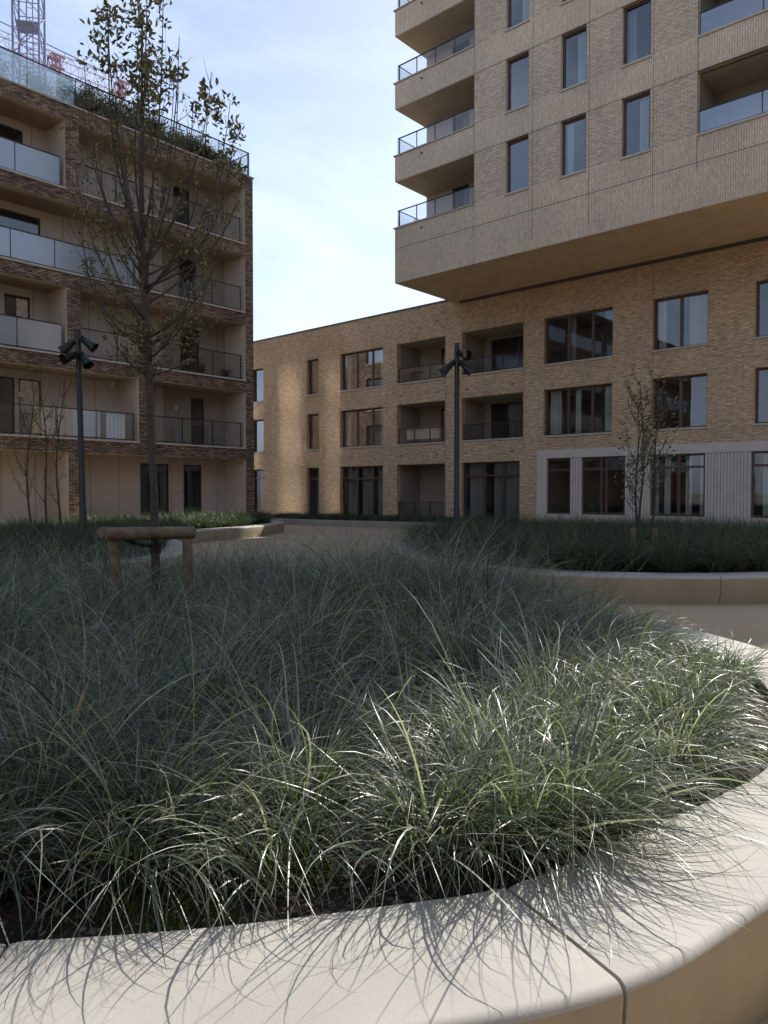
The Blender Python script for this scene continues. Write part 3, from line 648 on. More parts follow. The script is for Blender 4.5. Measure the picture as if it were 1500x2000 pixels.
def blades(cent, per, length, width, seg=7, tilt=(5, 40), bend=(50, 130), spread=0.05, zmin=None, bias=(0, 0), rng=rng, lenfac=None, tone_c=None):
    """cent (k,3) tussock centres; returns V,F,tone of drooping tapered ribbons"""
    k = len(cent); N = k*per; idx = np.repeat(np.arange(k), per)
    base = np.asarray(cent, float)[idx].copy()
    rr = spread*np.sqrt(rng.random(N)); aa = rng.random(N)*2*np.pi
    base[:, 0] += rr*np.cos(aa); base[:, 1] += rr*np.sin(aa)
    phi = aa+rng.normal(0, 1.0, N)
    L = rng.uniform(length[0], length[1], N)
    if lenfac is not None: L *= np.asarray(lenfac)[idx]
    th0 = np.radians(rng.uniform(tilt[0], tilt[1], N)); bd = np.radians(rng.uniform(bend[0], bend[1], N))
    W = width[0]+(width[1]-width[0])*rng.random(N)**1.5
    tw = rng.normal(0, 0.42, N)
    P_ = base.copy(); pts = [P_.copy()]; sides = []
    dx, dy = np.cos(phi), np.sin(phi)
    dx = dx+bias[0]; dy = dy+bias[1]; nn = np.sqrt(dx*dx+dy*dy)+1e-6; dx /= nn; dy /= nn
    curl = rng.normal(0, 0.8, N)
    for s in range(seg):
        t = (s+0.5)/seg; th = th0+bd*t**1.6; st = L/seg
        ca, sa = np.cos(curl*t*t), np.sin(curl*t*t); hx = dx*ca-dy*sa; hy = dx*sa+dy*ca
        P_ = P_+np.stack([np.sin(th)*hx*st, np.sin(th)*hy*st, np.cos(th)*st], 1)
        if zmin is not None: P_[:, 2] = np.maximum(P_[:, 2], zmin+0.02*rng.random(N)*0+0.004)
        pts.append(P_.copy())
    pts = np.stack(pts, 1)           # N, seg+1, 3
    T = np.gradient(pts, axis=1); T /= np.linalg.norm(T, axis=2, keepdims=True)+1e-9
    sx = np.stack([-dy, dx, np.zeros(N)], 1)[:, None, :]; up = np.cross(T, np.broadcast_to(sx, T.shape))
    twa = tw[:, None]+rng.normal(0, 0.45, N)[:, None]*np.linspace(0, 1, seg+1)[None, :]
    c_, s_ = np.cos(twa)[:, :, None], np.sin(twa)[:, :, None]
    side = sx*c_+up*s_
    tt = np.linspace(0, 1, seg+1); prof = (0.55+0.45*np.minimum(tt*4, 1))*np.clip(1-((tt-0.35)/0.66).clip(0)**1.6, 0.06, 1)
    hw = (W[:, None]*0.5*prof[None, :])[:, :, None]
    V = np.stack([pts-side*hw, pts+side*hw], 2).reshape(-1, 3)     # N*(seg+1)*2
    b0 = (np.arange(N)*(seg+1)*2)[:, None]; s0 = (np.arange(seg)*2)[None, :]; a = b0+s0
    F = np.stack([a, a+1, a+3, a+2], 2).reshape(-1, 4)
    tone = rng.random(N)**3.2
    if tone_c is not None: tone = tone*(0.65+0.6*np.asarray(tone_c)[idx])
    tone = np.repeat(tone, (seg+1)*2)+np.tile(np.repeat(tt*0.14, 2), N)
    return V, F, tone
def merge(parts):
    Vs, Fs, Ts = [], [], []; o = 0
    for V, F, T in parts: Vs.append(V); Fs.append(F+o); Ts.append(T); o += len(V)
    return np.concatenate(Vs), np.concatenate(Fs), np.concatenate(Ts)
def leaves(pos, dirs, size, ratio=0.36, rng=rng, droop=0.2):
    """pos (n,3) leaf base, dirs (n,3) leaf axis: folded two-quad-strip leaves"""
    n = len(pos); d = dirs/(np.linalg.norm(dirs, axis=1, keepdims=True)+1e-9)
    r = rng.normal(size=(n, 3)); s = np.cross(d, r); s /= np.linalg.norm(s, axis=1, keepdims=True)+1e-9; nrm = np.cross(d, s)
    L = rng.uniform(size[0], size[1], n)[:, None]; W = L*ratio*0.5
    a = pos; m1 = pos+d*L*0.35+nrm*L*0.04; m2 = pos+d*L*0.72+nrm*L*0.02-nrm*L*droop*0.4; e = pos+d*L-nrm*L*droop
    V = np.stack([a, m1-s*W+nrm*W*0.35, m1, m1+s*W+nrm*W*0.35, m2-s*W*0.75+nrm*W*0.25, m2, m2+s*W*0.75+nrm*W*0.25, e], 1).reshape(-1, 3)
    b = (np.arange(n)*8)[:, None]
    F = np.concatenate([b+np.array([[1, 2, 5, 4]]), b+np.array([[2, 3, 6, 5]]), b+np.array([[0, 2, 1, 1]])*0+np.array([[0, 3, 2, 1]]), b+np.array([[4, 5, 6, 7]])], 0)
    return V, F, np.repeat(rng.random(n), 8)

# ------------------------------------------------------------------ planters
def smooth_closed(pts, step=0.06):
    pts = np.array([(p[0], p[1]) for p in pts], float); n = len(pts); out = []
    for i in range(n):
        p0, p1, p2, p3 = pts[(i-1) % n], pts[i], pts[(i+1) % n], pts[(i+2) % n]
        t0 = 0; t1 = t0+np.linalg.norm(p1-p0)**.5; t2 = t1+np.linalg.norm(p2-p1)**.5; t3 = t2+np.linalg.norm(p3-p2)**.5
        m = max(2, int(np.linalg.norm(p2-p1)/0.03))
        for t in np.linspace(t1, t2, m, endpoint=False):
            A1 = (t1-t)/(t1-t0)*p0+(t-t0)/(t1-t0)*p1; A2 = (t2-t)/(t2-t1)*p1+(t-t1)/(t2-t1)*p2; A3 = (t3-t)/(t3-t2)*p2+(t-t2)/(t3-t2)*p3
            B1 = (t2-t)/(t2-t0)*A1+(t-t0)/(t2-t0)*A2; B2 = (t3-t)/(t3-t1)*A2+(t-t1)/(t3-t1)*A3
            out.append((t2-t)/(t2-t1)*B1+(t-t1)/(t2-t1)*B2)
    o = np.array(out); d = np.linalg.norm(np.roll(o, -1, 0)-o, axis=1); c = np.concatenate([[0], np.cumsum(d)]); L = c[-1]
    oo = np.vstack([o, o[:1]]); m = int(L/step); tt = np.arange(m)*L/m
    return np.stack([np.interp(tt, c, oo[:, 0]), np.interp(tt, c, oo[:, 1])], 1), L
def inside(poly, pts):
    x, y = pts[:, 0], pts[:, 1]; r = np.zeros(len(pts), bool); j = len(poly)-1
    for i in range(len(poly)):
        xi, yi = poly[i]; xj, yj = poly[j]
        c = ((yi > y) != (yj > y)) & (x < (xj-xi)*(y-yi)/(yj-yi+1e-12)+xi); r ^= c; j = i
    return r
def planter(name, label, pts, h, wid, mat, seglen, joint_at=None, step=0.06, round_=0.055, face_in=0.05, soil_z=None):
    """pts: inner edge, counter-clockwise; bench-wide rim swept round it in separate cast blocks"""
    c, L = smooth_closed(pts, step)
    area = 0.5*np.sum(c[:, 0]*np.roll(c[:, 1], -1)-np.roll(c[:, 0], -1)*c[:, 1])
    if area < 0: c = c[::-1].copy()
    n = len(c); tg = np.roll(c, -1, 0)-np.roll(c, 1, 0); tg /= np.linalg.norm(tg, axis=1, keepdims=True); nr = np.stack([tg[:, 1], -tg[:, 0]], 1)
    nr_s = nr.copy()
    root = empty(name, (float(c[:, 0].mean()), float(c[:, 1].mean()), 0), 0, label, 'planter')
    ox, oy = root.location.x, root.location.y
    prof = [(0, 0), (0, h-0.006), (0.006, h)]
    for k in range(7):
        a = math.pi/2*(1-k/6); prof.append((wid-round_+round_*math.cos(a), h-round_+round_*math.sin(a)))
    prof += [(wid-0.012, h*0.5), (wid-face_in, 0)]
    per = max(3, round(L/seglen)); i0 = 0
    if joint_at is not None: i0 = int(np.argmin(np.linalg.norm(c-np.array(joint_at), axis=1)))
    cuts = [i0+round(n*k/per) for k in range(per+1)]; gap = 0.013
    for k in range(per):
        ids = list(range(cuts[k], cuts[k+1]+1)); mb = MB(); np_ = len(prof)
        for q, ii in enumerate(ids):
            j = ii % n; sh = gap/2 if q == 0 else (-gap/2 if q == len(ids)-1 else 0)
            ps = []
            for (r, z) in prof:
                rr, zz = r, z
                if q in (0, len(ids)-1) and z > 0.01: rr = r+(0.004 if r < 0.01 else -0.004); zz = z-0.004
                mb.v.append((c[j, 0]+nr_s[j, 0]*rr+tg[j, 0]*sh-ox, c[j, 1]+nr_s[j, 1]*rr+tg[j, 1]*sh-oy, zz))
        if True:
            for q in range(len(ids)-1):
                for p in range(np_-1):
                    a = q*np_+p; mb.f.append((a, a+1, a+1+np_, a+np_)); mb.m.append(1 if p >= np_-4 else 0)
            mb.f.append(tuple(range(np_-1, -1, -1))); mb.m.append(0); mb.f.append(tuple((len(ids)-1)*np_+p for p in range(np_))); mb.m.append(0)
        o = mb.build('rim_block', [M[mat], M['conc_bounce'] if mat == 'conc' else M[mat]], root, smooth=True)
        md = o.modifiers.new('edge', 'EDGE_SPLIT'); md.split_angle = R(40)
    sz = soil_z if soil_z is not None else h-0.06
    # soil as a gently mounded sheet
    lo, hi = c.min(0), c.max(0); st = 0.16 if (hi-lo).max() < 12 else 0.3
    inner = c+nr*0.004; mb = MB(); cen = c.mean(0)
    rings = 14; m2 = n//3
    sel = inner[::3][:m2]
    import mathutils.geometry as mg
    tris = mg.tessellate_polygon([[Vector((p[0], p[1], 0)) for p in sel]])
    for p in sel: mb.v.append((p[0]-ox, p[1]-oy, sz))
    for t in tris: mb.f.append(tuple(t)); mb.m.append(0)
    so = mb.build('soil_bed', M['soil'], root)
    return root, c

W_ = lambda x, y: Vector((x, y, 0))
HZ = 0.41
fg_pts = [P(48, 1835, HZ), P(400, 1810, HZ), P(750, 1768, HZ), P(985, 1730, HZ), P(1200, 1642, HZ), P(1400, 1555, HZ), P(1500, 1495, HZ),
          W_(2.22, 4.05), P(1500, 1345, HZ), P(1448, 1298, HZ), W_(2.25, 6.3), W_(1.6, 7.5), W_(0.6, 8.6), W_(-1.2, 9.5), W_(-4, 9.9), W_(-7, 9.6), W_(-9.5, 8.2), W_(-10.3, 5.6), W_(-9, 3.2), W_(-6.5, 2.2), W_(-3.6, 1.85), W_(-2, 1.88)]
fgp, fgc = planter('curved_planter', 'nearest curved planter with pale sunlit concrete bench rim', fg_pts, HZ, 0.505, 'conc', 1.42, (P(985, 1730, HZ).x, P(985, 1730, HZ).y), step=0.04, round_=0.032)
rt_pts = [W_(9, 11.6), W_(6.6, 11.45), W_(4.75, 11.15), W_(3.3, 11.35), W_(2.0, 12.2), W_(1.15, 13.6), W_(0.75, 15.6), W_(1.0, 18.2), W_(2.2, 20.6), W_(4.5, 21.4), W_(7.5, 20.0), W_(10.5, 17.4), W_(12.2, 14.6), W_(11.2, 12.4)]
rtp, rtc = planter('curved_planter', 'shaded curved planter in front of the shopfront of the low brick block', rt_pts, HZ, 0.50, 'conc', 2.2, None, step=0.10)
lf_pts = [W_(-4.75, 31.6), W_(-5.1, 27.4), W_(-6.4, 24.4), W_(-6.3, 20.5), W_(-5.0, 17.0), W_(-4.6, 14.0), W_(-5.6, 12.2), W_(-8.2, 11.4), W_(-12, 12.0), W_(-14.5, 15), W_(-13, 20), W_(-9.5, 26), W_(-6.8, 31.2), W_(-5.4, 32.6)]
lfp, lfc = planter('curved_planter', 'long curved planter in front of the brown balcony block at the left', lf_pts, HZ, 0.50, 'conc', 2.2, None, step=0.10)
# kerbed bed along the low brick block
kp = [W_(-7.4, 40.6), W_(-5.3, 39.4), W_(-2.5, 35.9), W_(0.7, 33.6), W_(2.8, 32.6), W_(4.6, 30.6), W_(5.2, 31.4), W_(3.6, 35.2), W_(0.5, 38.0), W_(-3.5, 41.6), W_(-6.5, 43.6)]
def kerb_pts():
    out = []
    for s_ in (-13.5, -9.5, -6.0, -2.5, 0.5):
        p = FL.o+FL.t*s_-FL.n*(3.1+0.35*math.sin(s_*0.5)); out.append(p)
    for s_ in (0.9, -2.5, -6.0, -9.5, -13.7):
        p = FL.o+FL.t*s_-FL.n*0.12; out.append(p)
    return out
kbp, kbc = planter('kerbed_bed', 'low grey kerbed planting bed along the foot of the low brick block', kerb_pts(), 0.30, 0.30, 'conc_k', 2.6, None, step=0.12, round_=0.02, face_in=0.01)

# ------------------------------------------------------------------ grass
def jitter_points(poly, spacing, jit, rng=rng, margin=0.0):
    lo, hi = poly.min(0), poly.max(0)
    gx, gy = np.meshgrid(np.arange(lo[0], hi[0], spacing), np.arange(lo[1], hi[1], spacing*0.87))
    gx = gx.copy(); gx[1::2] += spacing/2
    p = np.stack([gx.ravel(), gy.ravel()], 1)+rng.normal(0, jit, (gx.size, 2)); p = p[inside(poly, p)]
    if margin:
        d = np.min(np.linalg.norm(p[:, None, :]-poly[None, ::2, :], axis=2), axis=1); p = p[d > margin]
    return p
ft = jitter_points(fgc, 0.35, 0.11, margin=0.08); ft = ft[rng.random(len(ft)) > 0.08]
ft = ft[(ft[:, 1] > 1.7) & (np.abs(ft[:, 0]) < 0.62*ft[:, 1]+1.6)]
# a bare patch of soil and moss near the right-hand rim
bare = [P(1330, 1560, 0.36), P(1470, 1480, 0.36), P(640, 1745, 0.36), P(330, 1770, 0.36)]
for b in bare: ft = ft[np.linalg.norm(ft-np.array([b.x, b.y]), axis=1) > 0.17]
for (u_, v_, r_) in ((655, 1420, 0.34), (500, 1500, 0.28), (800, 1400, 0.22)):
    b = P(u_, v_, 0.36); ft = ft[np.linalg.norm(ft-np.array([b.x, b.y]), axis=1) > r_]
NEAR = [  # pixel of the foot, tone, length, label
 (110, 1650, 0.5, 1.05, 'upright green grass tussock with two straw coloured seed spikes by the near rim', 260),
 (545, 1735, 0.5, 0.85, 'thin grass tussock with a bleached foot, left of the large centre tussock', 150),
 (835, 1690, 0.6, 1.0, 'large sunlit grass tussock whose blades hang over the near rim at the centre', 330),
 (1130, 1655, 0.4, 1.05, 'grass tussock leaning right and trailing over the concrete rim beside the joint', 330),
 (1320, 1530, 0.7, 0.85, 'silvery sunlit grass tussock standing beside the bare soil at the right rim', 280),
 (960, 1560, 0.6, 0.95, 'sunlit pale grass tussock behind the large centre tussock', 300)]
nearxy = np.array([[P(u, v, 0.36).x, P(u, v, 0.36).y] for u, v, *_ in NEAR])
keep = np.min(np.linalg.norm(ft[:, None]-nearxy[None], axis=2), axis=1) > 0.19; ft = ft[keep]
ft = np.vstack([ft]+[[[P(u, v, 0.36).x, P(u, v, 0.36).y]] for u, v in ((965, 1690), (1040, 1660), (30, 1720), (260, 1730))])
for (u_, v_, r_) in ((1390, 1545, 0.26), (1290, 1590, 0.16), (1470, 1450, 0.2)):
    b = P(u_, v_, 0.36); ft = ft[np.linalg.norm(ft-np.array([b.x, b.y]), axis=1) > r_]
c3 = np.column_stack([ft, np.full(len(ft), 0.35)]); dist = ft[:, 1]
near = c3[dist < 4.6]; mid = c3[(dist >= 4.6)]
def lf_of(c, lo, hi):
    b_ = 1-0.42*np.clip((c[:, 0]-0.35*c[:, 1]+0.35)/1.0, 0, 1)*np.clip((7.5-c[:, 1])/2, 0, 1)
    b_ = b_*(1+0.30*np.clip((c[:, 1]-5.2)/1.0, 0, 1)*np.clip((c[:, 0]+1.5)/1.0, 0, 1)*np.clip((1.9-c[:, 0])/0.5, 0, 1))
    b_ = b_*(1-0.35*np.clip((c[:, 0]-1.3)/0.6, 0, 1)*(c[:, 1] < 7.5))
    return rng.uniform(lo, hi, len(c))*b_*(0.9+0.25*np.sin(c[:, 0]*2.3+c[:, 1]*1.1)*np.cos(c[:, 1]*1.9))
parts = []
tn = rng.random(len(near)); lf_ = lf_of(near, 0.65, 1.15)
parts.append(blades(near, 290, (0.35, 1.0), (0.0024, 0.0085), 11, (4, 60), (45, 160), 0.085, 0.415, (0.15, -0.05), lenfac=lf_, tone_c=tn))
tn = rng.random(len(mid)); lf_ = lf_of(mid, 0.65, 1.15)
parts.append(blades(mid, 240, (0.45, 1.05), (0.0028, 0.0070), 8, (4, 58), (40, 145), 0.15, 0.415, (0.15, 0), lenfac=lf_, tone_c=tn))
st = c3[rng.random(len(c3)) < 0.5]
st = st[(st[:, 0] < 0.35*st[:, 1]-0.2)]
parts.append(blades(st, 8, (0.85, 1.2), (0.0025, 0.0042), 9, (2, 30), (10, 90), 0.06, 0.415))
parts[-1] = (parts[-1][0], parts[-1][1], parts[-1][2])
V, F, T_ = merge(parts); setp(np_mesh('tall_grass', V, F, M['grass'], T_), 'dense arching blue green ornamental grass filling the nearest planter', 'grass', None, 'stuff')
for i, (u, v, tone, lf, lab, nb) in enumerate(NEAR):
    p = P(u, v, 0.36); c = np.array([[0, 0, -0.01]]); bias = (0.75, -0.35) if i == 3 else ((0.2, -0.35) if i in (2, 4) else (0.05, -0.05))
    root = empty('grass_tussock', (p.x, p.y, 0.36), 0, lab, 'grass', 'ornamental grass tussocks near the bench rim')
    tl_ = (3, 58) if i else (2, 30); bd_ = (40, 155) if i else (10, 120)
    pr = [blades(c, nb, (0.30*lf, 0.88*lf), (0.0024, 0.0088), 11, tl_, bd_, 0.055, 0.055, bias, tone_c=[tone*(2.0 if i >= 2 else 1.0)])]  # later tussocks paler: dry blades, and some sunlight put into their tone
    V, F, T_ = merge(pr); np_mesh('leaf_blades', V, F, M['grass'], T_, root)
    V, F, T_ = blades(c, 26, (0.08, 0.22), (0.003, 0.006), 4, (10, 60), (10, 60), 0.06, 0.0); np_mesh('dry_blades', V, F, M['dry'], T_, root)
    if i == 0:
        for (uu, vv) in ((165, 1345), (62, 1500)):
            q = PD(uu, vv, p.y-0.10)-Vector((p.x, p.y, 0.36)); m_ = MB()
            pts_ = [Vector((0.02, 0, 0))]+[Vector((q.x*t**1.6, q.y*t, q.z*t)) for t in (0.25, 0.5, 0.7, 0.8)]
            m_.tube(pts_, [0.0025]*5, 5); a_ = pts_[-1]; e_ = q
            m_.tube([a_, a_.lerp(e_, 0.3), a_.lerp(e_, 0.65), e_], [0.002, 0.006, 0.005, 0.001], 6); m_.build('seed_spike', M['dry'], root, smooth=True)
# straw-coloured dead blades tangled through the nearest bed
V, F, T_ = blades(near, 16, (0.25, 0.7), (0.0025, 0.0055), 8, (20, 75), (30, 140), 0.14, 0.415, lenfac=lf_of(near, 0.7, 1.1))
setp(np_mesh('dry_grass', V, F, M['straw'], T_), 'straw coloured dead blades tangled through the nearest grass', 'grass', None, 'stuff')
V, F, T_ = blades(np.vstack([near, np.column_stack([nearxy, np.full(len(nearxy), 0.35)])]), 65, (0.15, 0.50), (0.0022, 0.0055), 7, (2, 40), (5, 90), 0.09, 0.415)
setp(np_mesh('young_grass', V, F, M['young'], T_), 'fresh yellow green young blades at the feet of the nearest grass', 'grass', None, 'stuff')
# other beds
def bed(poly, spacing, per, length, width, name, lab, mat, seg=5, z=0.35, tilt=(4, 42), bend=(20, 110), cond=None, zmin=0.40, margin=0.15):
    p = jitter_points(poly, spacing, spacing*0.22, margin=margin)
    if cond is not None: p = p[cond(p)]
    c = np.column_stack([p, np.full(len(p), z)])
    V, F, T_ = blades(c, per, length, width, seg, tilt, bend, 0.10, zmin, tone_c=rng.random(len(c)), lenfac=rng.uniform(0.75, 1.15, len(c)))
    return setp(np_mesh(name, V, F, mat, T_), lab, 'grass', None, 'stuff')
bed(rtc, 0.40, 180, (0.35, 0.90), (0.005, 0.010), 'planter_grass', 'shaded green grass filling the planter before the shopfront', M['grass_far'], cond=lambda p: p[:, 0] < 0.62*p[:, 1]+1, margin=0.06)
pe = rtc[(rtc[:, 0] < 3.2) & (rtc[:, 1] < 18)][::3]; pe = pe+(rtc.mean(0)-pe)*0.03
V, F, T_ = blades(np.column_stack([pe, np.full(len(pe), 0.36)]), 120, (0.5, 1.0), (0.005, 0.009), 6, (10, 60), (30, 120), 0.14, 0.415, (-0.6, -0.5), tone_c=rng.random(len(pe)))
setp(np_mesh('planter_grass', V, F, M['grass_far'], T_), 'fringe of long grass spilling over the left end of the shopfront planter', 'grass', None, 'stuff')
bed(lfc, 0.44, 130, (0.35, 0.80), (0.007, 0.013), 'planter_grass', 'green grass in the long left planter with a sunlit far strip', M['grass_far'], cond=lambda p: p[:, 0] > -0.6*p[:, 1]-1)
bed(kbc, 0.30, 60, (0.15, 0.50), (0.012, 0.03), 'bed_planting', 'low dark green planting in the kerbed bed under the brick wall', M['shrub'], z=0.2, zmin=0.25, tilt=(5, 60), margin=0.1)

# ground cover: moss tufts, mulch chips
mp_ = jitter_points(fgc, 0.10, 0.04, margin=0.03); mp_ = mp_[(mp_[:, 1] < 5) & (mp_[:, 0] > -2)]
def fld(p): return np.sin(p[:, 0]*5.1+1.3)*np.cos(p[:, 1]*4.3+0.5)+0.5*np.sin(p[:, 0]*11+p[:, 1]*7)
mp_ = mp_[fld(mp_) > 0.35]
c = np.column_stack([mp_, np.full(len(mp_), 0.348)])
V, F, T_ = blades(c, 90, (0.02, 0.055), (0.003, 0.006), 2, (0, 70), (0, 60), 0.07, 0.348); setp(np_mesh('moss', V, F, M['moss'], T_), 'yellow green moss cushions on the soil between the tussocks', 'moss', None, 'stuff')
q = jitter_points(fgc, 0.035, 0.02, margin=0.0); q = q[(q[:, 1] < 4.6) & (np.abs(q[:, 0]) < 0.6*q[:, 1]+0.4)]
n = len(q); sz = rng.uniform(0.004, 0.016, n); ang = rng.random(n)*6.28; el = rng.uniform(0.3, 1.0, n)
base = np.column_stack([q, np.full(n, 0.352)]); cs, sn = np.cos(ang)*sz, np.sin(ang)*sz
th = sz*0.45
v8 = []
for zz, sc in ((0, 1.0), (1, 0.6)):
    for (ax, ay) in ((-1, -1), (1, -1), (1, 1), (-1, 1)):
        v8.append(base+np.stack([(ax*cs-ay*sn*el)*sc, (ax*sn+ay*cs*el)*sc, zz*th+rng.uniform(-.001, .002, n)], 1))
V = np.stack(v8, 1).reshape(-1, 3); b = (np.arange(n)*8)[:, None]
F = np.concatenate([b+np.array([f]) for f in ([4,5,6,7],[0,1,5,4],[1,2,6,5],[2,3,7,6],[3,0,4,7])], 0)
M['chip'] = foliage('bark and stone chips', (0.035, 0.026, 0.02), (0.20, 0.16, 0.12), rough=0.9, trans=0.0, spec=0.2)
setp(np_mesh('soil_chips', V, F, M['chip'], np.repeat(rng.random(n)**3, 8)), 'brown bark and stone chips lying on the soil of the near planter', 'mulch', None, 'stuff')

# ------------------------------------------------------------------ trees
def branch_curve(a, b, bow, n=7, wob=0.03):
    a, b = Vector(a), Vector(b); out = []; L = (b-a).length
    w1 = Vector((random.uniform(-1, 1), random.uniform(-1, 1), 0))*wob*L
    for i in range(n+1):
        t = i/n; p = a.lerp(b, t); out.append(p+Vector(bow)*math.sin(math.pi*t)+w1*math.sin(t*5.0)*t)
    return out
def big_tree():
    dep = 7.0; base = PD(306, 1150, dep); x0, y0 = base.x, base.y
    root = empty('young_oak_tree', (x0, y0, 0.35), 0, 'tall slender young oak with upswept branches strapped to the log frame', 'tree')
    O = Vector((x0, y0, 0.35)); tr = MB()
    tp = [(0.35, 305), (0.9, 303), (1.6, 301), (2.2, 296), (2.8, 291), (3.3, 287), (3.9, 282), (4.5, 281), (5.2, 283), (6.0, 286)]
    pts = [Vector(((u-750)/FPX*dep, dep, z))-O for z, u in tp]
    tr.tube(pts, [0.050, 0.042, 0.038, 0.036, 0.038, 0.036, 0.030, 0.022, 0.014, 0.006], 12); 
    def trunk_at(z):
        z -= 0.35
        for p, q in zip(pts, pts[1:]):
            if p.z <= z <= q.z: return p.lerp(q, (z-p.z)/(q.z-p.z))
        return pts[-1]
    tips = [(200, -20, .0), (215, 30, .1), (225, 95, -.2), (282, -60, .1), (318, -20, -.1), (262, 40, .2), (345, 75, .3), (352, 130, -.3), (400, 135, .3), (440, 195, .1), (462, 262, -.1),
            (410, 200, -.4), (378, 200, .4), (330, 160, .5), (165, 120, .1), (172, 200, -.4), (235, 150, .5), (300, 120, -.5), (470, 335, .2), (445, 400, -.3), (425, 330, .5),
            (152, 300, .3), (148, 410, -.2), (170, 480, .4), (200, 400, -.6), (250, 260, -.7), (370, 300, -.7), (340, 380, .7), (220, 330, .7), (390, 450, -.5), (415, 490, .3), (290, 250, .8),
            (185, 560, .1), (375, 560, -.4), (395, 640, .2), (215, 620, -.3), (330, 540, .7), (250, 500, -.7), (430, 290, .6), (190, 250, .5), (310, 330, -.8), (275, 380, .9)]
    br = MB(); tw = MB(); LP, LD, LP2, LD2 = [], [], [], []
    for i, (u, v, dz) in enumerate(tips):
        if abs(dz) >= 0.7 and v > 200: continue
        tip = PD(u, v, dep+dz*1.1)-O
        zt = tip.z+0.35
        za = max(2.75, min(4.6, 2.75+(zt-3.3)*0.42+random.uniform(-0.2, 0.2)))
        if v > 500: za = max(2.7, zt-0.55)
        a = trunk_at(za); hor = Vector((tip.x-a.x, tip.y-a.y, 0))
        c = branch_curve(a, tip, hor*0.22-Vector((0, 0, 0.10*(tip-a).length)), 9)
        r0 = 0.005+0.003*(tip-a).length; br.tube(c, [r0*(1-0.85*k/9)+0.0013 for k in range(10)], 6)
        bl = (tip-a).length
        # twigs
        nt = int(4+bl*3.1)
        for k in range(nt):
            t = random.uniform(0.15, 1.0); j = min(8, int(t*9)); p = c[j].lerp(c[j+1], t*9-j) if t < 1 else c[-1]
            if p.z+0.35 > 5.0 and random.random() < 0.6: continue
            d = (c[min(j+1, 9)]-c[j]).normalized(); o = Vector((random.gauss(0, 1), random.gauss(0, 1), random.gauss(0, 0.5))).normalized()
            ln = random.uniform(0.12, 0.42)*(1 if t < 0.8 else 0.7); e = p+(d*0.9+o*0.75+Vector((0, 0, 0.25))).normalized()*ln
            cc = branch_curve(p, e, Vector((0, 0, -0.02)), 3, 0.06); tw.tube(cc, [0.0035, 0.0028, 0.002, 0.0012], 4, cap=False)
            hi = p.z+0.35 > 4.9
            # sparse small leaves below, rosettes above
            if hi and random.random() < 0.82: continue
            nl = random.randint(9, 17) if hi else random.randint(6, 15)
            for q in range(nl):
                f = (random.uniform(0.55, 1.0) if hi else random.uniform(0.1, 1)); pp = p.lerp(e, f)+Vector((random.gauss(0, .012), random.gauss(0, .012), random.gauss(0, .012)))
                dd = (e-p).normalized()*0.6+Vector((random.gauss(0, .8), random.gauss(0, .8), random.gauss(0.15, .7)))
                (LP if hi else LP2).append(pp); (LD if hi else LD2).append(dd)
        if zt > 4.6:
            for cl in range(random.choice((0, 0, 1, 1, 2))):
                cp = c[-1].lerp(c[-3], cl*0.45); 
                for q in range(random.randint(10, 18)):
                    LP.append(cp+Vector((random.gauss(0, .03), random.gauss(0, .03), random.gauss(0, .04)))); LD.append(Vector((random.gauss(0, .8), random.gauss(0, .8), random.gauss(0.35, .6))))
    # dense head near (290,140)-(270,250): leaf clumps round the leader
    for (u, v, s_, nn) in ((272, 150, .10, 150), (300, 120, .09, 110), (262, 40, .07, 70), (280, 60, .05, 45), (278, 0, .06, 50), (212, 125, .07, 80), (205, 30, .05, 45), (190, 75, .05, 40), (222, 65, .05, 35),
                           (412, 205, .05, 40), (425, 225, .05, 35), (458, 265, .05, 45), (300, 170, .09, 110), (285, 200, .10, 100), (440, 330, .05, 25), (345, 160, .03, 12), (335, 140, .03, 14), (315, 10, .03, 18)):
        cp = PD(u, v, dep+random.uniform(-.25, .25))-O
        for q in range(nn):
            LP.append(cp+Vector((random.gauss(0, s_), random.gauss(0, s_), random.gauss(0, s_*1.1)))); LD.append(Vector((random.gauss(0, .7), random.gauss(0, .7), random.gauss(0.5, .6))))
    for k in range(26):   # bare thin shoots through the crown
        za = random.uniform(2.7, 4.8); a = trunk_at(za); an = random.uniform(0, 6.28); rr = random.uniform(0.15, 0.75)
        e = a+Vector((math.cos(an)*rr, math.sin(an)*rr, random.uniform(0.5, 1.4))); c = branch_curve(a, e, Vector((math.cos(an), math.sin(an), -0.5))*0.08, 6)
        tw.tube(c, [0.0045, .004, .0032, .0028, .0022, .0016, .001], 4, cap=False)
        for q in range(random.randint(6, 22)):
            f = random.uniform(.3, 1)*6; j = min(5, int(f)); pp = c[j].lerp(c[j+1], f-j); LP2.append(pp+Vector((random.gauss(0, .03), random.gauss(0, .03), random.gauss(0, .03)))); LD2.append(Vector((random.gauss(0, 1), random.gauss(0, 1), random.gauss(0.3, .8))))
    for k in range(40):   # clump at the crown base
        a = trunk_at(random.uniform(2.6, 3.1)); an = random.uniform(0, 6.28); rr = random.uniform(0.12, 0.42)
        e = a+Vector((math.cos(an)*rr, math.sin(an)*rr, random.uniform(-0.12, 0.3))); c = branch_curve(a, e, Vector((0, 0, .03)), 4); tw.tube(c, [.005, .004, .003, .002, .0012], 4, cap=False)
        for q in range(random.randint(10, 20)): LP2.append(c[random.choice((2, 3, 4))]+Vector((random.gauss(0, .04), random.gauss(0, .04), random.gauss(0, .04)))); LD2.append(Vector((random.gauss(0, 1), random.gauss(0, 1), random.gauss(0, .8))))
    tr.build('trunk', M['bark'], root, smooth=True)
    br.build('branches', M['twig'], root, smooth=True); tw.build('twigs', M['twig'], root)
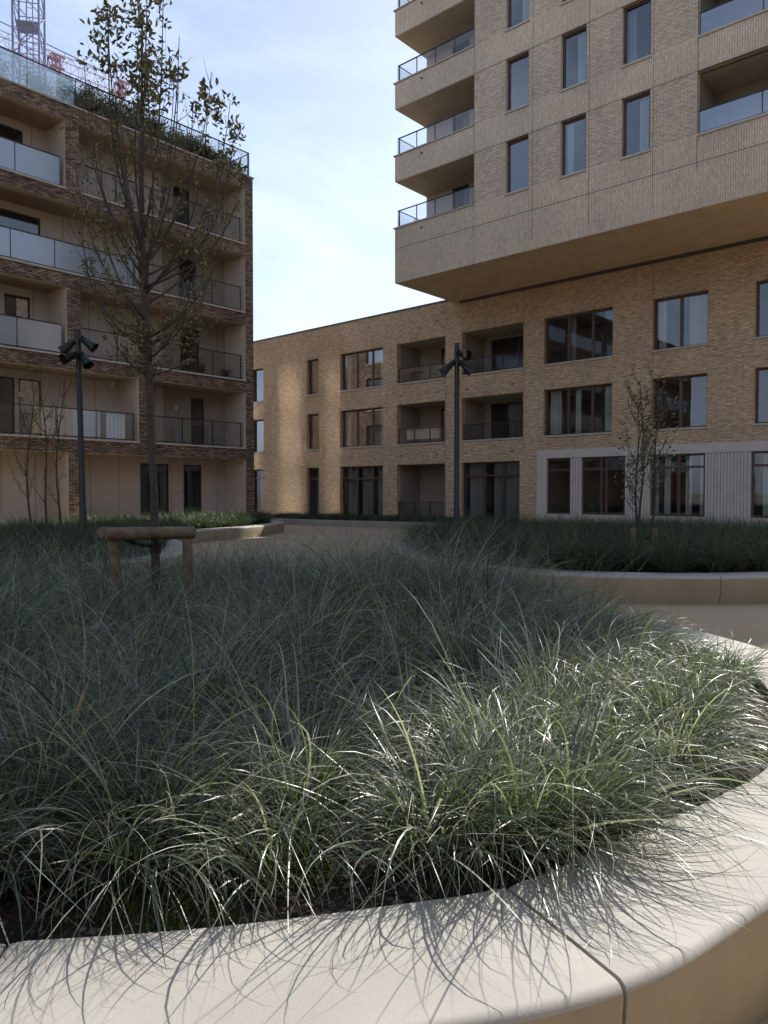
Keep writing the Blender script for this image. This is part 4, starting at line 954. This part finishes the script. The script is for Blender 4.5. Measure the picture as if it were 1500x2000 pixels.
    V, F, T_ = merge([leaves(np.array(LP), np.array(LD), (0.045, 0.085), 0.42), leaves(np.array(LP2), np.array(LD2), (0.03, 0.06), 0.40)])
    np_mesh('leaves', V, F, M['leaf'], T_, root)
    return root
big_tree()

def small_tree(name, label, base, stems, tips_n, height, spread, leafn, leafmat, size=(0.03, 0.06), seed=1, lean=(0, 0), tz=0.8):
    rs = random.Random(seed); root = empty(name, base, 0, label, 'tree'); tr = MB(); tw = MB(); LP, LD = [], []
    for s_ in range(stems):
        an = rs.uniform(0, 6.28); b0 = Vector((math.cos(an), math.sin(an), 0))*0.06*(stems > 1)
        hh = height*rs.uniform(0.82, 1.0); top = b0+Vector((lean[0]+math.cos(an)*0.18*(stems > 1), lean[1]+math.sin(an)*0.18*(stems > 1), hh))
        c = []
        for i in range(11):
            t = i/10; c.append(b0.lerp(top, t)+Vector((0.05*math.sin(t*7+an), 0.05*math.cos(t*6+an), 0))*(t > 0))
        tr.tube(c, [0.026*(1-0.9*k/10)+0.002 for k in range(11)], 8)
        for k in range(tips_n):
            t = rs.uniform(tz*0.35, 0.98); j = min(9, int(t*10)); p = c[j].lerp(c[j+1], t*10-j); a2 = rs.uniform(0, 6.28); ln = rs.uniform(0.3, 1.0)*(1-t*0.5)*spread*2
            e = p+Vector((math.cos(a2)*ln*0.42, math.sin(a2)*ln*0.42, ln*0.95)); rs_ = random.getstate(); cc = branch_curve(p, e, Vector((math.cos(a2), math.sin(a2), -1))*0.05, 5, 0.04)
            tw.tube(cc, [0.008, .007, .0055, .004, .003, .002], 5, cap=False)
            for q in range(leafn):
                f = rs.uniform(.25, 1)*5; jj = min(4, int(f)); LP.append(cc[jj].lerp(cc[jj+1], f-jj)+Vector((rs.gauss(0, .03), rs.gauss(0, .03), rs.gauss(0, .03)))); LD.append(Vector((rs.gauss(0, 1), rs.gauss(0, 1), rs.gauss(0.2, .8))))
    tr.build('trunk', M['twig'], root, smooth=True); tw.build('twigs', M['twig'], root)
    V, F, T_ = leaves(np.array(LP), np.array(LD), size, 0.42); np_mesh('leaves', V, F, M[leafmat], T_, root); return root
b = PD(1255, 1100, 13.0)
small_tree('multi_stem_tree', 'sparse multi-stem young tree with few pale leaves tied to stakes before the shopfront', (b.x, 13.0, 0.35), 3, 20, 3.35, 0.65, 13, 'leaf2', (0.05, 0.10), 5, (0.08, 0))
b = PD(108, 1100, 14.0)
small_tree('multi_stem_tree', 'bare thin young tree with a few leaves just left of the left lamp post', (b.x, 14.0, 0.35), 2, 14, 3.9, 0.6, 10, 'leaf', (0.04, 0.07), 11, (-0.1, 0))
b = PD(58, 1100, 15.0)
small_tree('multi_stem_tree', 'thin young tree with small olive leaves at the left edge before the brown brick block', (b.x, 15.0, 0.35), 1, 18, 3.6, 0.7, 16, 'leaf', (0.04, 0.06), 21, (0.05, 0))

# tree stake frame
def log(mb, a, b, r, n=14):
    a, b = Vector(a), Vector(b); mb.tube([a.lerp(b, t) for t in (0, .012, .25, .5, .75, .988, 1)], [r*0.93, r, r*1.02, r*0.985, r*1.01, r, r*0.93], n)
dep = 7.0; ctr = PD(290, 1100, dep-0.12)
root = empty('tree_stake_frame', (ctr.x, ctr.y, 0.35), 0, 'rustic log frame of two posts and a crossbar strapped to the young oak trunk', 'tree support')
O = Vector((ctr.x, ctr.y, 0.35))
m_ = MB(); log(m_, PD(207, 1043, dep-0.35)-O, PD(380, 1040, dep+0.05)-O, 0.060); 
o = m_.build('crossbar', M['wood'], root, smooth=True); o.modifiers.new('e', 'EDGE_SPLIT').split_angle = R(50)
m_ = MB(); log(m_, PD(198, 1040, dep-0.20)-O, PD(236, 1042, dep+0.15)-O, 0.050); o = m_.build('crossbar', M['wood'], root, smooth=True); o.modifiers.new('e', 'EDGE_SPLIT').split_angle = R(50)
for (u0, u1, dd, dx) in ((219, 240, -0.28, 0), (366, 368, 0.0, 0)):
    t_ = PD(u0, 1054, dep+dd)-O; b_ = Vector((t_.x+(u1-u0)/FPX*dep, t_.y, -0.05)); m_ = MB(); log(m_, b_, t_, 0.045)
    o = m_.build('post', M['wood'], root, smooth=True); o.modifiers.new('e', 'EDGE_SPLIT').split_angle = R(50)
m_ = MB(); a_ = PD(232, 1050, dep-0.30)-O; b_ = PD(300, 1068, dep)-O
for off in (0, 0.012): m_.tube([a_+Vector((0, off, 0)), a_.lerp(b_, .5)+Vector((0, off, -0.015)), b_+Vector((0.03, off, 0))], 0.018, 6)
t_ = PD(304, 1070, dep)-O; m_.tube([t_+Vector((0, 0, -0.05)), t_+Vector((0, 0, 0.05))], 0.052, 12)
m_.build('strap', M['strap'], root)
b = PD(1255, 1100, 12.75); root = empty('tree_stake_frame', (b.x, 12.75, 0.35), 0, 'pair of short wooden stakes tied to the sparse tree before the shopfront', 'tree support')
for dx in (-0.17, 0.20):
    m_ = MB(); log(m_, (dx, 0, -0.05), (dx, 0, 0.66), 0.05); o = m_.build('post', M['wood'], root, smooth=True); o.modifiers.new('e', 'EDGE_SPLIT').split_angle = R(50)
m_ = MB(); m_.box(-0.17, 0.2, 0.03, 0.05, 0.45, 0.50); m_.build('strap', M['strap'], root)

# ------------------------------------------------------------------ lamp posts
def lamp(u, vtop, d, heads, label, seed, tilt=0.0):
    b = PD(u, 1000, d); top = PD(u, vtop, d).z; root = empty('floodlight_post', (b.x, d, 0.35), 0, label, 'lamp post', 'dark floodlight posts')
    root.rotation_euler = (0, R(tilt), 0)
    H = top-0.35; m_ = MB(); m_.tube([(0,0,0),(0,0,0.9),(0,0,0.92),(0,0,H-1.0),(0,0,H)], [0.075, 0.075, 0.066, 0.060, 0.055], 16); m_.tube([(0,0,H),(0,0,H+0.02)], 0.062, 16)
    m_.build('post', M['black'], root, smooth=True).modifiers.new('e', 'EDGE_SPLIT').split_angle = R(50)
    for (az, dz, tiltd) in heads:
        a = R(az); dirh = Vector((math.cos(a), math.sin(a), 0)); base = Vector((0, 0, H-dz)); piv = base+dirh*0.16
        ax = (dirh*math.cos(R(tiltd))-Vector((0, 0, 1))*math.sin(R(tiltd))).normalized()
        h_ = MB(); h_.tube([piv-ax*0.16, piv-ax*0.13, piv-ax*0.02, piv, piv+ax*0.14, piv+ax*0.15, piv+ax*0.27], [0.035, 0.055, 0.062, 0.075, 0.095, 0.105, 0.125], 16, cap=False)
        h_.tube([piv-ax*0.163, piv-ax*0.16], [0.001, 0.035], 16); h_.tube([piv+ax*0.27, piv+ax*0.14], [0.118, 0.088], 16, cap=False)
        for kk in range(3): h_.tube([piv-ax*(0.11-0.03*kk), piv-ax*(0.10-0.03*kk)], 0.07, 16)
        hd = h_.build('lamp_head', M['black'], root, smooth=True); hd.modifiers.new('e', 'EDGE_SPLIT').split_angle = R(45)
        l_ = MB(); l_.tube([piv+ax*0.125, piv+ax*0.135], 0.086, 16); l_.build('lens', M['lens'], hd)
        k_ = MB(); sd_ = dirh.cross(Vector((0, 0, 1)))
        k_.tube([base, piv-Vector((0, 0, 0.0))-dirh*0.08], 0.022, 8); 
        for sg in (-1, 1): k_.tube([piv-dirh*0.08+sd_*0.0, piv-dirh*0.06+sd_*0.13*sg, piv+sd_*0.125*sg], 0.012, 6)
        k_.build('bracket', M['black'], root)
        c_ = MB(); st_ = Vector((0, 0, H+0.01-dz*0.3)); en = piv-ax*0.15; md = (st_+en)/2+dirh*0.10+Vector((0, 0, 0.16))
        c_.tube([st_*(1-t)**2+md*2*t*(1-t)+en*t*t for t in [i/8 for i in range(9)]], 0.007, 6, cap=False); c_.build('cable', M['black'], root, smooth=True)
    return root
lamp(163, 647, 17.0, [(180, 0.28, 38), (0, 0.22, 38), (-120, 0.58, 25), (-30, 0.60, 50)], 'dark floodlight post with four spotlights in front of the brown brick block', 1, -1.0)
lamp(892, 672, 18.0, [(178, 0.50, 42), (2, 0.50, 42), (-60, 0.25, 20)], 'dark floodlight post with three spotlights in front of the low buff brick block', 2)

# ------------------------------------------------------------------ roof planting, balcony plants
def shrub(name, label, loc, rx, ry, h, n, mat, size, group=None, cat='shrub', seed=0):
    r_ = np.random.default_rng(seed); root = empty(name, loc, FB.rz, label, cat, group)
    st = MB(); LP, LD = [], []
    for k in range(12):
        an = r_.random()*6.28; e = Vector((math.cos(an)*rx*r_.uniform(.2, .9), math.sin(an)*ry*r_.uniform(.2, .9), h*r_.uniform(.6, 1.05))); c = branch_curve((0, 0, 0), e, Vector((0, 0, -0.08)), 4, 0.05)
        st.tube(c, [0.012, .010, .007, .005, .003], 4, cap=False)
        m_ = n//12; f = r_.uniform(0.25, 1.0, m_); ee = np.array(e)
        LP.append(ee[None]*f[:, None]+r_.normal(0, 1, (m_, 3))*np.array([rx*.22, ry*.25, h*.10])); LD.append(r_.normal(0, 1, (m_, 3))+np.array([[0, 0, 0.5]]))
    LP = np.concatenate(LP); LP[:, 2] = np.abs(LP[:, 2])
    st.build('stems', M['twig'], root); V, F, T_ = leaves(LP, np.concatenate(LD), size, 0.4, r_); np_mesh('leaves', V, F, M[mat], T_, root)
SH = [(505, 0, 'x')]
ords = ['first', 'second', 'third', 'fourth', 'fifth', 'sixth', 'seventh', 'eighth', 'ninth', 'tenth']
ln_ = bx1-tx; nshr = 8
for i in range(nshr):
    s_ = bx1-0.9-(ln_-1.4)*i/(nshr-1); p = FB.o+FB.t*s_+FB.n*0.75
    hh = [0.75, 1.0, 1.15, 0.95, 1.25, 1.15, 1.3, 1.35][i]
    shrub('roof_shrub', 'dark leafy shrub behind the clear roof railing, %s from the roof corner' % ords[i], (p.x, p.y, Lv[5]+0.02), 0.85, 0.5, hh, 4200, 'shrub', (0.06, 0.13), 'dark shrubs along the roof railing', 'shrub', 40+i)
for i in range(5):
    s_ = tx-0.9-1.9*i; p = FB.o+FB.t*s_+FB.n*0.9
    shrub('roof_shrub', 'pale grey green shrub behind the hazy roof glass, %s left of the clear railing' % ords[i], (p.x, p.y, Lv[5]+0.02), 1.1, 0.5, [1.25, 1.15, 1.45, 1.35, 1.5][i], 2600, 'shrub_p', (0.05, 0.12), 'pale shrubs along the roof glass', 'shrub', 60+i)
def pot_plant(u, v, q, lab, seed, h=0.5):
    a, z = FB.sz(u, v, q); p = FB.o+FB.t*a+FB.n*q; zz = Lv[2]+0.03
    shrub('potted_plant', lab, (p.x, p.y, zz), 0.32, 0.25, h, 260, 'shrub', (0.05, 0.12), 'plants on the second floor balcony', 'potted plant', seed)
pot_plant(395, 735, 0.45, 'bushy dark potted plant behind the balcony glass, nearer the oak trunk', 81, 0.62)
pot_plant(440, 740, 0.45, 'low dark potted plant behind the balcony glass, nearer the building corner', 82, 0.45)

# ------------------------------------------------------------------ cranes
def lattice(mb, a, b, w, h, n, r=0.06, up=Vector((0, 0, 1)), m=0):
    a, b = Vector(a), Vector(b); d = (b-a).normalized(); x = d.cross(up)
    if x.length < 0.01: x = Vector((1, 0, 0))
    x.normalize(); y = x.cross(d).normalized()
    cs = [x*sx*w/2+y*sy*h/2 for sx, sy in ((-1,-1),(1,-1),(1,1),(-1,1))]
    for c in cs: mb.tube([a+c, b+c], r*1.5, 6, m)
    for i in range(n):
        p, q = a.lerp(b, i/n), a.lerp(b, (i+1)/n)
        for k in range(4):
            c0, c1 = cs[k], cs[(k+1) % 4]; mb.tube([p+c0, p+c1], r*0.7, 4, m)
            if (i+k) % 2: mb.tube([p+c0, q+c1], r*0.7, 4, m)
            else: mb.tube([p+c1, q+c0], r*0.7, 4, m)
cd_ = 72.0; b = PD(57, 100, cd_); root = empty('tower_crane', (b.x, cd_, 0), R(12), 'blue grey lattice tower crane mast rising behind the brown brick block', 'crane')
m_ = MB(); lattice(m_, (0, 0, 0), (0, 0, 62), 2.3, 2.3, 26, 0.075, Vector((0, 1, 0))); m_.build('mast', M['crane'], root)
m_ = MB(); m_.tube([(-0.2, 0, 30), (-0.2, 0, 62)], 0.06, 5); m_.tube([(0.35, 0, 30), (0.35, 0, 62)], 0.05, 5); 
for k in range(24): m_.tube([(-0.2, 0, 31+k*1.3), (0.35, 0, 31+k*1.3)], 0.04, 4)
m_.build('ladder', M['crane'], root)
m_ = MB(); m_.box(-1.0, 1.0, -1.0, 1.0, 46.0, 46.1); m_.build('platform', M['crane'], root)
m_ = MB(); lattice(m_, (-30, 10, 63), (14, -5, 63), 1.6, 1.8, 26, 0.07); m_.build('jib', M['crane'], root)
e1 = PD(95, 118, 96.0); e2 = PD(243, 176, 96.0); z_ = e1.z; e2 = PD(243, 176, 96.0*(964-118)/(964-176)); e2.z = z_
dirj = (e2-e1).normalized(); st_ = e1-dirj*14
root = empty('tower_crane', (st_.x, st_.y, 0), 0, 'second crane whose red and grey lattice boom reaches right just above the roof shrubs', 'crane')
m_ = MB(); O = Vector((st_.x, st_.y, 0)); a_, b_ = st_-O, e2-O
lattice(m_, a_, b_, 1.3, 1.9, 16, 0.035); bm_ = m_.build('jib', M['crane_r'], root)
m_ = MB(); x_ = Vector((0, 0, 1.35)); m_.tube([a_+x_*2.2, b_+x_*0.9], 0.07, 5)
for k in range(9): m_.tube([a_.lerp(b_, k/9)+Vector((0, 0, 0.9)), a_.lerp(b_, k/9)+x_*(2.2-1.3*k/9)], 0.035, 4)
m_.build('pendant_line', M['crane'], root)
for t in (0.62, 0.985):
    p = a_.lerp(b_, t); m_ = MB(); lattice(m_, p-dirj*0.8, p+dirj*0.8, 1.45, 1.5, 3, 0.10); m_.build('trolley', M['crane_r'], root)
m_ = MB(); lattice(m_, (0, 0, 0), (0, 0, z_-1), 2.0, 2.0, 30, 0.07, Vector((0, 1, 0))); m_.build('mast', M['crane'], root)
